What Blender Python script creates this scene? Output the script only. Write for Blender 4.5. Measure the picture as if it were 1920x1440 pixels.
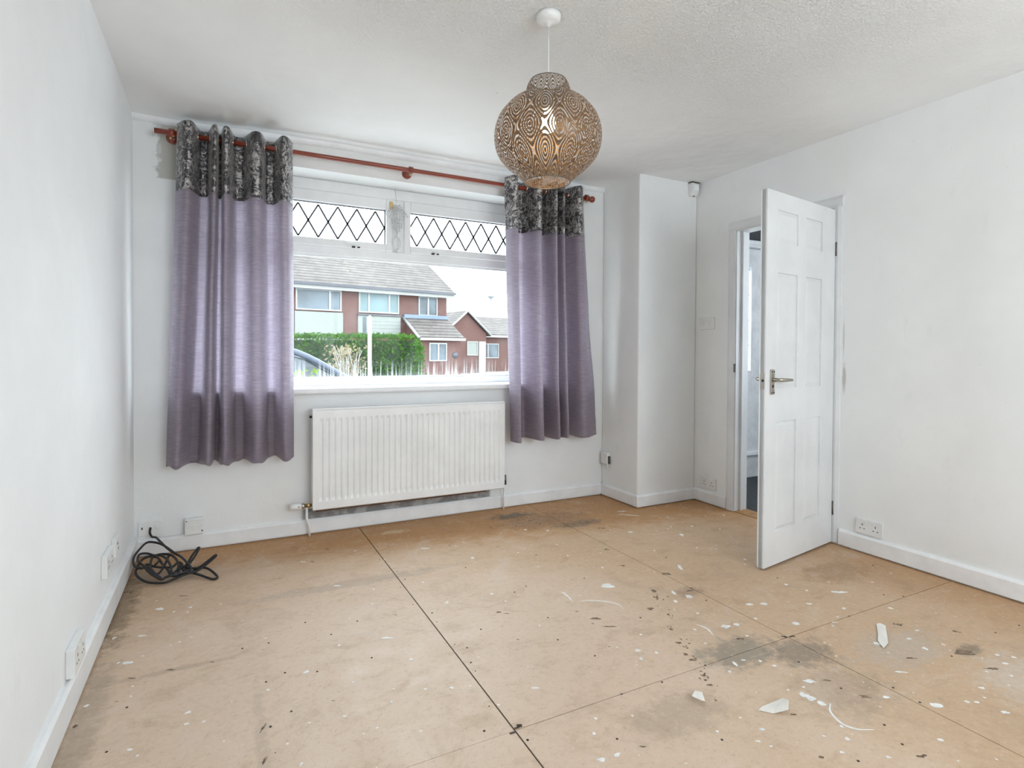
import bpy, bmesh, math, random
from mathutils import Vector, Matrix, noise as mnoise

# ---------------------------------------------------------------- camera, world, light, exposure
scene = bpy.context.scene
COL = scene.collection
for o in list(bpy.data.objects):
    bpy.data.objects.remove(o, do_unlink=True)

YAW, PITCH, ROLL, EYE, FPX = 0.475, -0.0151, 0.0054, 1.1232, 1055.53
camd = bpy.data.cameras.new('camera')
cam = bpy.data.objects.new('camera', camd)
COL.objects.link(cam)
camd.sensor_width = 36.0
camd.lens = FPX / 1920.0 * 36.0
camd.shift_y = -(720.0 - 674.8) / 1920.0
camd.clip_start, camd.clip_end = 0.02, 400
_w = Vector((math.sin(YAW), math.cos(YAW), 0)); _r = Vector((math.cos(YAW), -math.sin(YAW), 0)); _u = Vector((0, 0, 1))
_w2 = _w * math.cos(PITCH) + _u * math.sin(PITCH); _u2 = _u * math.cos(PITCH) - _w * math.sin(PITCH)
_r3 = _r * math.cos(ROLL) + _u2 * math.sin(ROLL); _u3 = _u2 * math.cos(ROLL) - _r * math.sin(ROLL)
M = Matrix((_r3, _u3, -_w2)).transposed().to_4x4()
M.translation = Vector((0, 0, EYE))
cam.matrix_world = M
scene.camera = cam

world = bpy.data.worlds.new('overcast_sky')
scene.world = world
world.use_nodes = True
bg = world.node_tree.nodes['Background']
bg.inputs[0].default_value = (0.83, 0.93, 1.0, 1)
bg.inputs[1].default_value = 6.5

def area_light(name, loc, rot, sx, sy, power, color, portal=False):
    l = bpy.data.lights.new(name, 'AREA'); l.shape = 'RECTANGLE'; l.size = sx; l.size_y = sy
    l.energy = power; l.color = color
    if portal:
        l.cycles.is_portal = True
    o = bpy.data.objects.new(name, l); o.location = loc; o.rotation_euler = rot; COL.objects.link(o)
    return o
# daylight through the front window (guides the sky light), and through the added rear fill window behind the camera
area_light('front_window_daylight', (1.065, 3.93, 1.55), (-math.pi/2, 0, 0), 2.45, 1.32, 1, (1, 1, 1), True)
area_light('rear_fill_daylight', (1.6, -1.66, 1.50), (math.pi/2, 0, 0), 2.2, 1.4, 1, (1, 1, 1), True)

vs = scene.view_settings
vs.view_transform = 'Standard'; vs.look = 'None'; vs.gamma = 1.0; vs.exposure = 0.46
vs.use_curve_mapping = False
cy = scene.cycles
cy.max_bounces = 9; cy.diffuse_bounces = 5; cy.glossy_bounces = 2; cy.transmission_bounces = 5; cy.transparent_max_bounces = 12
cy.caustics_reflective = False; cy.caustics_refractive = False
cy.sample_clamp_indirect = 8.0

random.seed(11)
A, B, C, H = -0.426, 3.617, 3.212, 2.40        # left wall x, window wall y, right wall x, ceiling z
BX, BY = 2.659, 3.181                          # boxed-in corner
BACK = -1.5
GROUND = -0.45

# ---------------------------------------------------------------- node helper
class NT:
    def __init__(s, name):
        s.m = bpy.data.materials.new(name); s.m.use_nodes = True
        s.t = s.m.node_tree; s.t.nodes.clear()
        s.out = s.t.nodes.new('ShaderNodeOutputMaterial')
    def n(s, typ, ins=None, **props):
        nd = s.t.nodes.new('ShaderNode' + typ)
        for k, v in props.items(): setattr(nd, k, v)
        for k, v in (ins or {}).items(): s.put(nd.inputs[k], v)
        return nd
    def put(s, sock, v):
        if hasattr(v, 'is_linked') or isinstance(v, bpy.types.NodeSocket): s.t.links.new(v, sock)
        elif isinstance(v, (tuple, list)) and sock.type == 'RGBA' and len(v) == 3: sock.default_value = (*v, 1)
        else: sock.default_value = v
    def pos(s): return s.n('NewGeometry').outputs['Position']
    def obj(s): return s.n('TexCoord').outputs['Object']
    def sep(s, v): return s.n('SeparateXYZ', {0: v}).outputs
    def math(s, op, a, b=0.0, c=0.0, clamp=False):
        nd = s.n('Math', {0: a, 1: b, 2: c}, operation=op); nd.use_clamp = clamp; return nd.outputs[0]
    def vmath(s, op, a, b): return s.n('VectorMath', {0: a, 1: b}, operation=op).outputs[0]
    def noise(s, scale, detail=3, rough=0.5, vec=None, dist=0.0):
        i = {'Scale': scale, 'Detail': detail, 'Roughness': rough, 'Distortion': dist}
        if vec is not None: i['Vector'] = vec
        return s.n('TexNoise', i).outputs
    def scaled(s, vec, sc): return s.n('Mapping', {'Vector': vec, 'Scale': sc}).outputs[0]
    def mr(s, v, a, b, c=0.0, d=1.0, smooth=True):
        return s.n('MapRange', {0: v, 1: a, 2: b, 3: c, 4: d}, interpolation_type='SMOOTHSTEP' if smooth else 'LINEAR').outputs[0]
    def mix(s, f, a, b, bt='MIX'):
        nd = s.n('Mix', data_type='RGBA', blend_type=bt)
        s.put(nd.inputs[0], f); s.put(nd.inputs[6], a); s.put(nd.inputs[7], b); return nd.outputs[2]
    def bump(s, h, strength=0.3, dist=0.01):
        return s.n('Bump', {'Height': h, 'Strength': strength, 'Distance': dist}).outputs[0]
    def blob(s, pos, c, r, soft=0.5, wob=0.5, scale=9, nz=None):
        v = s.vmath('SUBTRACT', pos, c); v = s.vmath('MULTIPLY', v, (1/r[0], 1/r[1], 1/r[2] if len(r) > 2 else 0))
        l = s.n('VectorMath', {0: v}, operation='LENGTH').outputs['Value']
        nz = s.noise(scale, 5, 0.7, pos)[0] if nz is None else nz
        l = s.math('ADD', l, s.math('MULTIPLY', s.math('SUBTRACT', nz, 0.5), wob * 2))
        return s.mr(l, 1 - soft, 1 + soft * 0.4, 1, 0)
    def principled(s, col, rough=0.5, metal=0.0, normal=None, **extra):
        i = {'Base Color': col, 'Roughness': rough, 'Metallic': metal}
        if normal is not None: i['Normal'] = normal
        i.update({k.replace('_', ' '): v for k, v in extra.items()})
        p = s.n('BsdfPrincipled', i)
        s.t.links.new(p.outputs[0], s.out.inputs[0]); return p
    def surface(s, sock): s.t.links.new(sock, s.out.inputs[0])

MAT = {}
def plain(name, col, rough=0.5, metal=0.0, var=0.06, scale=8.0, bump=0.0, bscale=60.0):
    if name in MAT: return MAT[name]
    t = NT(name); p = t.obj()
    f = t.noise(scale, 4, 0.6, p)[0]
    c2 = tuple(min(1, v * (1 - var * 2)) for v in col); c1 = tuple(min(1, v * (1 + var)) for v in col)
    nrm = t.bump(t.noise(bscale, 3, 0.6, p)[0], bump, 0.004) if bump else None
    t.principled(t.mix(t.mr(f, 0.3, 0.7), c2, c1), rough, metal, nrm)
    MAT[name] = t.m; return t.m

def wall_paint(name, col=(0.86, 0.865, 0.86), patch=None):
    t = NT(name); p = t.pos()
    f = t.noise(2.3, 3, 0.65, p)[0]; g = t.noise(11, 3, 0.7, t.scaled(p, (1, 1, 0.35)))[0]
    c = t.mix(t.mr(f, 0.35, 0.75), tuple(v * 0.955 for v in col), col)
    c = t.mix(t.math('MULTIPLY', t.mr(g, 0.60, 0.82), 0.25), c, (col[0] * 0.80, col[1] * 0.79, col[2] * 0.77))
    if patch: c = patch(t, p, c)
    sp = t.noise(75, 0, 0.5, p)[0]
    c = t.mix(t.math('MULTIPLY', t.mr(sp, 0.86, 0.90), 0.25), c, (0.35, 0.33, 0.31))
    h = t.math('ADD', t.noise(40, 1, 0.6, p)[0], g)
    t.principled(c, 0.62, 0, t.bump(h, 0.10, 0.008), Specular_IOR_Level=0.25)
    MAT[name] = t.m; return t.m

def front_patch(t, p, c):
    x, y, z = t.sep(p)
    nz = t.noise(14, 4, 0.65, p)[0]
    jx = t.math('ADD', x, t.math('MULTIPLY', t.math('SUBTRACT', nz, 0.5), 0.10))
    m = t.math('MULTIPLY', t.mr(jx, -0.325, -0.305), t.mr(x, 0.30, 0.31, 1, 0))
    m = t.math('MULTIPLY', m, t.mr(z, 2.052, 2.060))
    c = t.mix(m, c, (0.50, 0.49, 0.44))
    rg = t.math('MULTIPLY', t.mr(x, -0.345, -0.32), t.mr(x, -0.30, -0.29, 1, 0))
    c = t.mix(t.math('MULTIPLY', t.math('MULTIPLY', rg, t.mr(z, 2.1, 2.12)), t.mr(nz, 0.45, 0.6)), c, (0.62, 0.62, 0.63))
    # bare grey strip behind and below the radiator
    jz = t.math('ADD', z, t.math('MULTIPLY', t.math('SUBTRACT', nz, 0.5), 0.03))
    s = t.math('MULTIPLY', t.mr(jz, 0.148, 0.155, 1, 0), t.math('MULTIPLY', t.mr(x, 0.42, 0.44), t.mr(x, 1.68, 1.70, 1, 0)))
    s = t.math('MULTIPLY', s, t.mr(z, 0.0, 0.01))
    return t.mix(s, c, t.mix(t.mr(nz, 0.4, 0.6), (0.23, 0.22, 0.22), (0.42, 0.41, 0.40)))

wall_paint('white wall paint')
wall_paint('sky tinted left wall', (0.87, 0.88, 0.89))  # bluer tint: window sky light put into this wall's colour
wall_paint('window wall paint', (0.85, 0.855, 0.85), front_patch)
def right_patch(t, p, c):
    m = t.blob(p, (3.212, 2.025, 0.98), (0.2, 0.012, 0.09), 0.5, 0.4, 30)
    c = t.mix(t.math('MULTIPLY', m, 0.7), c, (0.45, 0.40, 0.37))
    m = t.blob(p, (3.212, 2.03, 1.22), (0.2, 0.005, 0.12), 0.5, 0.5, 40)
    return t.mix(t.math('MULTIPLY', m, 0.5), c, (0.45, 0.42, 0.40))
wall_paint('right wall paint', (0.86, 0.865, 0.86), right_patch)

def ceiling_paint():
    t = NT('textured ceiling paint'); p = t.pos()
    f = t.noise(1.6, 4, 0.6, p)[0]
    c = t.mix(t.mr(f, 0.35, 0.7), (0.87, 0.875, 0.875), (0.91, 0.915, 0.915))
    spk = t.noise(26, 2, 0.5, p)[0]
    c = t.mix(t.math('MULTIPLY', t.mr(spk, 0.79, 0.83), 0.5), c, (0.30, 0.29, 0.27))
    mask = t.blob(p, (1.25, 1.55, 2.4), (1.6, 1.1), 0.6, 0.15, 2)
    h = t.math('MULTIPLY', t.noise(70, 4, 0.7, p, 0.6)[0], mask)
    h = t.math('ADD', h, t.math('MULTIPLY', t.noise(3, 3, 0.5, p)[0], 1.2))
    t.principled(c, 0.7, 0, t.bump(h, 0.8, 0.02), Specular_IOR_Level=0.25)
    MAT['ceiling'] = t.m
ceiling_paint()

def hardboard():
    t = NT('worn hardboard'); p = t.pos(); x, y, z = t.sep(p)
    n1 = t.noise(1.7, 5, 0.6, p)[0]; n2 = t.noise(7, 5, 0.72, t.scaled(p, (1.0, 1.35, 1)), 0.4)[0]; n3 = t.noise(160, 2, 0.6, p)[0]
    pale, tan, orange = (0.63, 0.475, 0.355), (0.54, 0.37, 0.235), (0.46, 0.235, 0.085)
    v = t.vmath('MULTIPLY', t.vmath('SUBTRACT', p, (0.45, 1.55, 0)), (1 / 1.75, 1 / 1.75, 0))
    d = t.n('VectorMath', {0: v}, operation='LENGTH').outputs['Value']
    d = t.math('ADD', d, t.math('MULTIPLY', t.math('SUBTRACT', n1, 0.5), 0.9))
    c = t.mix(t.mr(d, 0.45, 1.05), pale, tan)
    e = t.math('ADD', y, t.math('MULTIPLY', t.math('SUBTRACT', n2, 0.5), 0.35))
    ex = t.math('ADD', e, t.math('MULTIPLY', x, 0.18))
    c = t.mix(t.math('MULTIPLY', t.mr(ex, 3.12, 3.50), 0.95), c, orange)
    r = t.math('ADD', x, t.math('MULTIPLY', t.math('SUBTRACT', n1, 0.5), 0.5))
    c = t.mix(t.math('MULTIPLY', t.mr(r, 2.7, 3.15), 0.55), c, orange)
    c = t.mix(t.math('MULTIPLY', t.mr(n2, 0.52, 0.70), 0.32), c, (0.36, 0.245, 0.155))
    c = t.mix(t.math('MULTIPLY', t.mr(n2, 0.42, 0.28), 0.30), c, (0.62, 0.50, 0.40))
    stains_and_shade = [((1.76, 3.40), (0.16, 0.07), (0.10, 0.075, 0.05), 0.85), ((2.06, 3.06), (0.20, 0.07), (0.13, 0.09, 0.06), 0.75),
              ((1.90, 3.22), (0.34, 0.16), (0.24, 0.14, 0.07), 0.6), ((1.72, 1.47), (0.20, 0.10), (0.26, 0.225, 0.18), 0.8),
              ((1.93, 1.36), (0.14, 0.10), (0.22, 0.18, 0.14), 0.75), ((-0.39, 2.95), (0.06, 0.42), (0.20, 0.13, 0.07), 0.8),
              ((2.52, 1.09), (0.07, 0.035), (0.20, 0.15, 0.10), 0.8), ((2.80, 1.80), (0.25, 0.12), (0.33, 0.19, 0.09), 0.5),  # second blob puts the open door's shadow into the floor colour
              ((1.95, 1.95), (0.10, 0.05), (0.22, 0.14, 0.10), 0.5), ((0.55, 2.75), (0.55, 0.05), (0.36, 0.28, 0.22), 0.5),
              ((1.85, 1.15), (0.2, 0.14), (0.32, 0.25, 0.19), 0.45), ((1.25, 1.30), (0.18, 0.10), (0.37, 0.29, 0.215), 0.5),
              ((-0.37, 2.0), (0.05, 0.6), (0.30, 0.24, 0.18), 0.55), ((2.5, 0.85), (0.25, 0.2), (0.60, 0.54, 0.47), 0.5),
              ((-0.15, 2.28), (0.22, 0.018), (0.30, 0.22, 0.16), 0.4), ((2.3, 1.22), (0.25, 0.12), (0.48, 0.40, 0.33), 0.6),
              ((0.10, 1.7), (0.02, 0.4), (0.40, 0.31, 0.24), 0.4), ((0.95, 3.42), (0.10, 0.035), (0.62, 0.46, 0.27), 0.8)]
    nzb = t.noise(18, 5, 0.72, p)[0]
    for (cx, cyy), rr, cc, st in stains_and_shade:
        c = t.mix(t.math('MULTIPLY', t.blob(p, (cx, cyy, 0), rr, 0.55, 1.25, nz=nzb), st), c, cc)
    c = t.mix(t.math('MULTIPLY', t.mr(n3, 0.55, 0.8), 0.30), c, (0.28, 0.19, 0.12))
    g1 = t.noise(48, 4, 0.75, p)[0]
    c = t.mix(t.math('MULTIPLY', t.mr(g1, 0.54, 0.66), 0.30), c, (0.34, 0.235, 0.155))
    c = t.mix(t.math('MULTIPLY', t.mr(g1, 0.45, 0.34), 0.35), c, (0.70, 0.57, 0.45))
    g2 = t.noise(3.2, 6, 0.75, p, 0.8)[0]
    c = t.mix(t.math('MULTIPLY', t.mr(g2, 0.52, 0.66), 0.35), c, (0.40, 0.28, 0.185))
    c = t.mix(t.math('MULTIPLY', t.mr(g2, 0.44, 0.34), 0.30), c, (0.66, 0.54, 0.45))
    sc = t.noise(22, 3, 0.7, t.scaled(p, (0.6, 2.5, 1)))[0]
    c = t.mix(t.math('MULTIPLY', t.mr(sc, 0.66, 0.78), 0.35), c, (0.66, 0.60, 0.54))
    rough = t.mr(n2, 0.3, 0.7, 0.42, 0.62)
    t.principled(c, rough, 0, t.bump(n3, 0.15, 0.003), Specular_IOR_Level=0.4)
    MAT['hardboard'] = t.m
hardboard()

plain('white gloss', (0.85, 0.855, 0.86), 0.35, var=0.03)
plain('door white', (0.74, 0.745, 0.75), 0.42, var=0.035, scale=3)
plain('upvc white', (0.86, 0.865, 0.87), 0.30, var=0.02)
plain('plastic white', (0.80, 0.80, 0.79), 0.35, var=0.03)
plain('radiator white', (0.85, 0.85, 0.845), 0.33, var=0.03, scale=4)
plain('black', (0.012, 0.012, 0.013), 0.45)
plain('cable black', (0.010, 0.010, 0.011), 0.42)
plain('gap dark', (0.035, 0.025, 0.018), 0.9)
plain('rust', (0.12, 0.055, 0.03), 0.75, var=0.25, scale=25)
plain('brass', (0.62, 0.44, 0.20), 0.3, 0.9)
plain('chrome', (0.62, 0.61, 0.58), 0.22, 1.0)
plain('nickel', (0.46, 0.43, 0.38), 0.32, 1.0)
plain('dark screw', (0.05, 0.045, 0.04), 0.5, 0.6)
plain('hinge metal', (0.16, 0.15, 0.13), 0.4, 0.8)
plain('lead', (0.10, 0.10, 0.11), 0.6, 0.3)
plain('paint splat', (0.80, 0.79, 0.76), 0.5, var=0.08, scale=40)
plain('dirt', (0.25, 0.175, 0.115), 0.8, var=0.35, scale=60)
plain('nail head', (0.05, 0.035, 0.025), 0.6)
plain('carpet', (0.055, 0.057, 0.062), 0.95, var=0.3, scale=60, bump=0.5, bscale=300)
plain('threshold oak', (0.40, 0.20, 0.06), 0.5, var=0.15, scale=20)
plain('hall dark', (0.045, 0.047, 0.052), 0.6)
plain('hall white', (0.70, 0.70, 0.71), 0.5)
plain('paper flake', (0.78, 0.74, 0.68), 0.6, var=0.06)
plain('flake back', (0.55, 0.40, 0.24), 0.7)

def pole_wood():
    t = NT('mahogany pole'); p = t.obj()
    n = t.noise(6, 5, 0.6, t.scaled(p, (1, 25, 25)))[0]
    t.principled(t.mix(t.mr(n, 0.3, 0.7), (0.17, 0.022, 0.009), (0.27, 0.045, 0.017)), 0.30, 0, Coat_Weight=0.4, Coat_Roughness=0.15)
    MAT['pole wood'] = t.m
pole_wood()

def fabric():
    t = NT('lilac slub curtain fabric'); p = t.obj()
    s = t.noise(30, 3, 0.7, t.scaled(p, (0.5, 0.5, 9)))[0]; w = t.noise(3, 3, 0.5, p)[0]
    c = t.mix(t.mr(s, 0.35, 0.7), (0.245, 0.205, 0.235), (0.355, 0.305, 0.34))
    c = t.mix(t.math('MULTIPLY', t.mr(w, 0.4, 0.7), 0.3), c, (0.27, 0.24, 0.31))
    nrm = t.bump(s, 0.18, 0.002)
    d = t.n('BsdfPrincipled', {'Base Color': c, 'Roughness': 0.42, 'Sheen Weight': 0.3, 'Normal': nrm}).outputs[0]
    tr = t.n('BsdfTranslucent', {'Color': t.mix(t.mr(s, 0.35, 0.7), (0.72, 0.65, 0.74), (0.90, 0.85, 0.92)), 'Normal': nrm}).outputs[0]
    t.surface(t.n('MixShader', {0: 0.48, 1: d, 2: tr}).outputs[0])
    MAT['fabric'] = t.m
    t = NT('crushed grey velvet'); p = t.obj()
    a = t.noise(38, 4, 0.62, p, 1.6)[0]; b = t.noise(11, 3, 0.5, p, 0.8)[0]
    f = t.mr(t.math('ADD', a, t.math('MULTIPLY', t.math('SUBTRACT', b, 0.5), 0.35)), 0.43, 0.64)
    c = t.mix(f, (0.05, 0.046, 0.052), (0.50, 0.475, 0.46))
    t.principled(c, 0.34, 0.35, t.bump(a, 0.5, 0.004), Sheen_Weight=0.4, Sheen_Roughness=0.3)
    MAT['velvet'] = t.m
fabric()

def glass_mats():
    t = NT('window glass'); p = t.pos(); x, y, z = t.sep(p)
    st = t.noise(26, 3, 0.6, t.scaled(p, (3.2, 1, 0.10)))[0]
    drip = t.math('MULTIPLY', t.mr(st, 0.46, 0.64), t.mr(z, 0.93, 1.09, 0.22, 0.0))
    fog = t.mr(z, 0.93, 0.99, 0.05, 0.0)
    sm = t.math('MULTIPLY', t.mr(t.noise(3.5, 4, 0.6, p)[0], 0.45, 0.8), 0.03)
    f = t.math('ADD', t.math('ADD', drip, fog), sm, clamp=True)
    tr = t.n('BsdfTransparent', {0: (0.97, 0.985, 0.98, 1)}).outputs[0]
    gl = t.n('BsdfGlossy', {0: (1, 1, 1, 1), 'Roughness': 0.02}).outputs[0]
    base = t.n('MixShader', {0: 0.003, 1: tr, 2: gl}).outputs[0]
    haze = t.n('MixShader', {0: 0.5, 1: t.n('BsdfTranslucent', {0: (0.9, 0.92, 0.93, 1)}).outputs[0], 2: t.n('BsdfDiffuse', {0: (0.85, 0.87, 0.88, 1)}).outputs[0]}).outputs[0]
    t.surface(t.n('MixShader', {0: f, 1: base, 2: haze}).outputs[0]); MAT['glass'] = t.m
    t = NT('obscured glass'); p = t.obj()
    n = t.noise(60, 2, 0.5, p)[0]
    tr = t.n('BsdfTranslucent', {0: (0.9, 0.93, 0.93, 1)}).outputs[0]
    tp = t.n('BsdfTransparent', {0: (0.95, 0.97, 0.97, 1)}).outputs[0]
    t.surface(t.n('MixShader', {0: t.mr(n, 0.3, 0.7, 0.3, 0.7), 1: tr, 2: tp}).outputs[0]); MAT['obscured glass'] = t.m
    t = NT('crystal'); t.principled((0.93, 0.95, 0.95), 0.08, 0, Transmission_Weight=0.55, IOR=1.45); MAT['crystal'] = t.m
glass_mats()

def shade_mat():
    t = NT('cut metal lampshade'); p = t.obj(); x, y, z = t.sep(p)
    th = t.math('ARCTAN2', y, x)
    u = t.math('COSINE', t.math('MULTIPLY', t.math('ADD', th, 0.33), 12))
    # latitude measured along the shade's curve
    v = t.math('COSINE', t.math('MULTIPLY', t.math('ADD', z, 0.012), 2 * math.pi / 0.158))
    f = t.math('ABSOLUTE', t.math('ADD', u, v))
    g = t.math('FRACT', t.math('MULTIPLY', t.math('ARCCOSINE', t.math('MULTIPLY', f, 0.4999)), 3.0))
    cut = t.math('GREATER_THAN', g, 0.58)
    nz = t.noise(90, 3, 0.6, p)[0]
    col = t.mix(t.mr(nz, 0.3, 0.7), (0.13, 0.076, 0.040), (0.24, 0.155, 0.09))
    m = t.n('BsdfPrincipled', {'Base Color': col, 'Roughness': 0.42, 'Metallic': 0.35}).outputs[0]
    tp = t.n('BsdfTransparent').outputs[0]
    t.surface(t.n('MixShader', {0: cut, 1: m, 2: tp}).outputs[0]); MAT['shade'] = t.m
    t = NT('lit bulb'); e = t.n('Emission', {0: (1.0, 0.82, 0.55, 1), 1: 12.0}).outputs[0]; t.surface(e); MAT['bulb'] = t.m
shade_mat()

# ---------------------------------------------------------------- geometry helpers
class MB:
    """collects boxes, tubes, lathes and loose faces into one mesh object"""
    def __init__(s): s.v = []; s.f = []; s.sm = []; s.mi = []
    def add(s, vs, fs, smooth=False, mi=0):
        o = len(s.v); s.v += [tuple(q) for q in vs]
        for f in fs: s.f.append([o + i for i in f]); s.sm.append(smooth); s.mi.append(mi)
        return s
    def box(s, x0, x1, y0, y1, z0, z1, mi=0):
        return s.add([(x0, y0, z0), (x1, y0, z0), (x1, y1, z0), (x0, y1, z0), (x0, y0, z1), (x1, y0, z1), (x1, y1, z1), (x0, y1, z1)],
                     [(3, 2, 1, 0), (4, 5, 6, 7), (0, 1, 5, 4), (1, 2, 6, 5), (2, 3, 7, 6), (3, 0, 4, 7)], False, mi)
    def prism(s, poly, axis, a, b, mi=0, smooth=False):
        """poly: 2-D points; axis x: (y,z), y: (x,z), z: (x,y)"""
        def P(q, t): return {'x': (t, q[0], q[1]), 'y': (q[0], t, q[1]), 'z': (q[0], q[1], t)}[axis]
        n = len(poly); vs = [P(q, a) for q in poly] + [P(q, b) for q in poly]
        fs = [tuple(range(n))[::-1], tuple(range(n, 2 * n))] + [(i, (i + 1) % n, n + (i + 1) % n, n + i) for i in range(n)]
        return s.add(vs, fs, smooth, mi)
    def tube(s, path, r, seg=8, closed=False, caps=True, mi=0):
        pts = [Vector(q) for q in path]; n = len(pts); rings = []; ref = None
        for i, q in enumerate(pts):
            a = pts[(i - 1) % n] if (i or closed) else q; b = pts[(i + 1) % n] if (i < n - 1 or closed) else q
            t = (b - a).normalized()
            if ref is None: ref = Vector((0, 0, 1)) if abs(t.z) < 0.9 else Vector((1, 0, 0))
            u = (ref - t * ref.dot(t)).normalized(); w = t.cross(u); ref = u
            rr = r[i] if isinstance(r, (list, tuple)) else r
            rings.append([q + (u * math.cos(k * 2 * math.pi / seg) + w * math.sin(k * 2 * math.pi / seg)) * rr for k in range(seg)])
        o = [v for rg in rings for v in rg]; fs = []
        for i in range(n if closed else n - 1):
            j = (i + 1) % n
            fs += [(i * seg + k, i * seg + (k + 1) % seg, j * seg + (k + 1) % seg, j * seg + k) for k in range(seg)]
        if caps and not closed: fs += [tuple(range(seg))[::-1], tuple(range((n - 1) * seg, n * seg))]
        return s.add(o, fs, True, mi)
    def lathe(s, prof, seg=32, axis='z', c=(0, 0, 0), mi=0, smooth=True, caps=True):
        """prof: (radius, height) pairs about an axis"""
        vs = []
        for r, h in prof:
            for k in range(seg):
                a = k * 2 * math.pi / seg; p = (r * math.cos(a), r * math.sin(a), h)
                if axis == 'x': p = (h, p[0], p[1])
                if axis == 'y': p = (p[0], h, p[1])
                vs.append((p[0] + c[0], p[1] + c[1], p[2] + c[2]))
        n = len(prof); fs = [(i * seg + k, i * seg + (k + 1) % seg, (i + 1) * seg + (k + 1) % seg, (i + 1) * seg + k) for i in range(n - 1) for k in range(seg)]
        if caps:
            if prof[0][0] > 1e-6: fs.append(tuple(range(seg))[::-1])
            if prof[-1][0] > 1e-6: fs.append(tuple(range((n - 1) * seg, n * seg)))
        return s.add(vs, fs, smooth, mi)
    def sphere(s, c, r, seg=10, rings=6, mi=0):
        prof = [(max(1e-7, r * math.sin(math.pi * i / rings)), -r * math.cos(math.pi * i / rings)) for i in range(rings + 1)]
        return s.lathe(prof, seg, 'z', c, mi, True, False)
    def build(s, name, mats, parent=None, bevel=0.0, bseg=2, recalc=True):
        me = bpy.data.meshes.new(name); me.from_pydata(s.v, [], s.f)
        for p, sm, mi in zip(me.polygons, s.sm, s.mi): p.use_smooth = sm; p.material_index = mi
        if recalc:
            bm = bmesh.new(); bm.from_mesh(me); bmesh.ops.recalc_face_normals(bm, faces=bm.faces); bm.to_mesh(me); bm.free()
        me.validate()
        o = bpy.data.objects.new(name, me); COL.objects.link(o)
        for m in (mats if isinstance(mats, (list, tuple)) else [mats]): me.materials.append(MAT[m] if isinstance(m, str) else m)
        if parent is not None: o.parent = parent
        if bevel:
            b = o.modifiers.new('bevel', 'BEVEL'); b.width = bevel; b.segments = bseg; b.limit_method = 'ANGLE'; b.angle_limit = math.radians(40)
            b.harden_normals = False
        return o

def empty(name, loc=(0, 0, 0), rz=0.0):
    o = bpy.data.objects.new(name, None); o.empty_display_size = 0.05; COL.objects.link(o)
    o.location = loc; o.rotation_euler = (0, 0, rz); return o
def tag(o, label, cat, group=None):
    o['label'] = label; o['category'] = cat
    if group: o['group'] = group
    return o
def struct(o, label=None, kind='structure'):
    o['kind'] = kind
    if label: o['label'] = label
    return o
def copy_tree(o, parent=None):
    c = o.copy(); COL.objects.link(c); c.parent = parent
    for ch in list(o.children): copy_tree(ch, c)
    return c
def crom(pts, per=8, closed=False):
    """Catmull-Rom through points of any dimension"""
    P = [Vector(p) for p in pts]; n = len(P); out = []
    rng = n if closed else n - 1
    for i in range(rng):
        p1, p2 = P[i % n], P[(i + 1) % n]
        p0 = P[(i - 1) % n] if (i or closed) else p1 * 2 - p2
        p3 = P[(i + 2) % n] if (i + 2 < n or closed) else p2 * 2 - p1
        for k in range(per):
            t = k / per
            out.append(0.5 * ((2 * p1) + (p2 - p0) * t + (2 * p0 - 5 * p1 + 4 * p2 - p3) * t * t + (3 * p1 - p0 - 3 * p2 + p3) * t ** 3))
    if not closed: out.append(P[-1].copy())
    return out

# ================================================================ THE ROOM
WIN = (-0.18, 2.31, 0.862, 2.226)              # x0, x1, z0, z1 of the window opening
FY = 3.81                                      # inner face of the window frame
# floor: hardboard sheets on a dark subfloor
fl = MB().box(A - 0.1, C + 0.06, BACK - 0.1, B + 0.1, -0.06, -0.004).build('floor', 'gap dark')
struct(fl, 'bare floor of tan hardboard sheets, paint splashed and stained')
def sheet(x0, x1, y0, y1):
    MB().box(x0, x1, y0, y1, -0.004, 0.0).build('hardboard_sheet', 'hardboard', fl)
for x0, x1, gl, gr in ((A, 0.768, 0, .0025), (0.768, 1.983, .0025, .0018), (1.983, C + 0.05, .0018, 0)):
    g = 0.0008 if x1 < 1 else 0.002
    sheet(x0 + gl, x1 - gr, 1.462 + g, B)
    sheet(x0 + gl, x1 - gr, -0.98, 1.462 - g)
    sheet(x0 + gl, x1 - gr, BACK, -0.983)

# walls
def wall_y(name, mat, x0, x1, y0, y1, z0, z1, hole=None, label=None):
    m = MB()
    if hole:
        a, b, c, d = hole
        m.box(x0, a, y0, y1, z0, z1); m.box(b, x1, y0, y1, z0, z1)
        if c > z0: m.box(a, b, y0, y1, z0, c)
        m.box(a, b, y0, y1, d, z1)
    else: m.box(x0, x1, y0, y1, z0, z1)
    return struct(m.build(name, mat), label)
wall_y('wall_front', 'window wall paint', A - 0.2, C + 0.12, B, B + 0.27, -0.4, H + 0.2, WIN, 'white window wall with an unpainted grey patch beside the curtain')
wall_y('wall_back', 'white wall paint', A - 0.2, C + 0.3, BACK - 0.12, BACK, -0.4, H + 0.2, (0.5, 2.7, 0.8, 2.2))  # opening added behind the camera, sized for fill light
struct(MB().box(A - 0.2, A, BACK - 0.12, B + 0.27, -0.4, H + 0.2).build('wall_left', 'sky tinted left wall'), 'plain white plaster wall on the left')
m = MB()
DY0, DY1, DZ = 2.075, 2.825, 2.0
m.box(C, C + 0.12, BACK - 0.12, DY0, -0.4, H + 0.2); m.box(C, C + 0.12, DY1, B + 0.27, -0.4, H + 0.2); m.box(C, C + 0.12, DY0, DY1, DZ, H + 0.2)
struct(m.build('wall_right', 'right wall paint'), 'white right wall pierced by the doorway')
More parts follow.
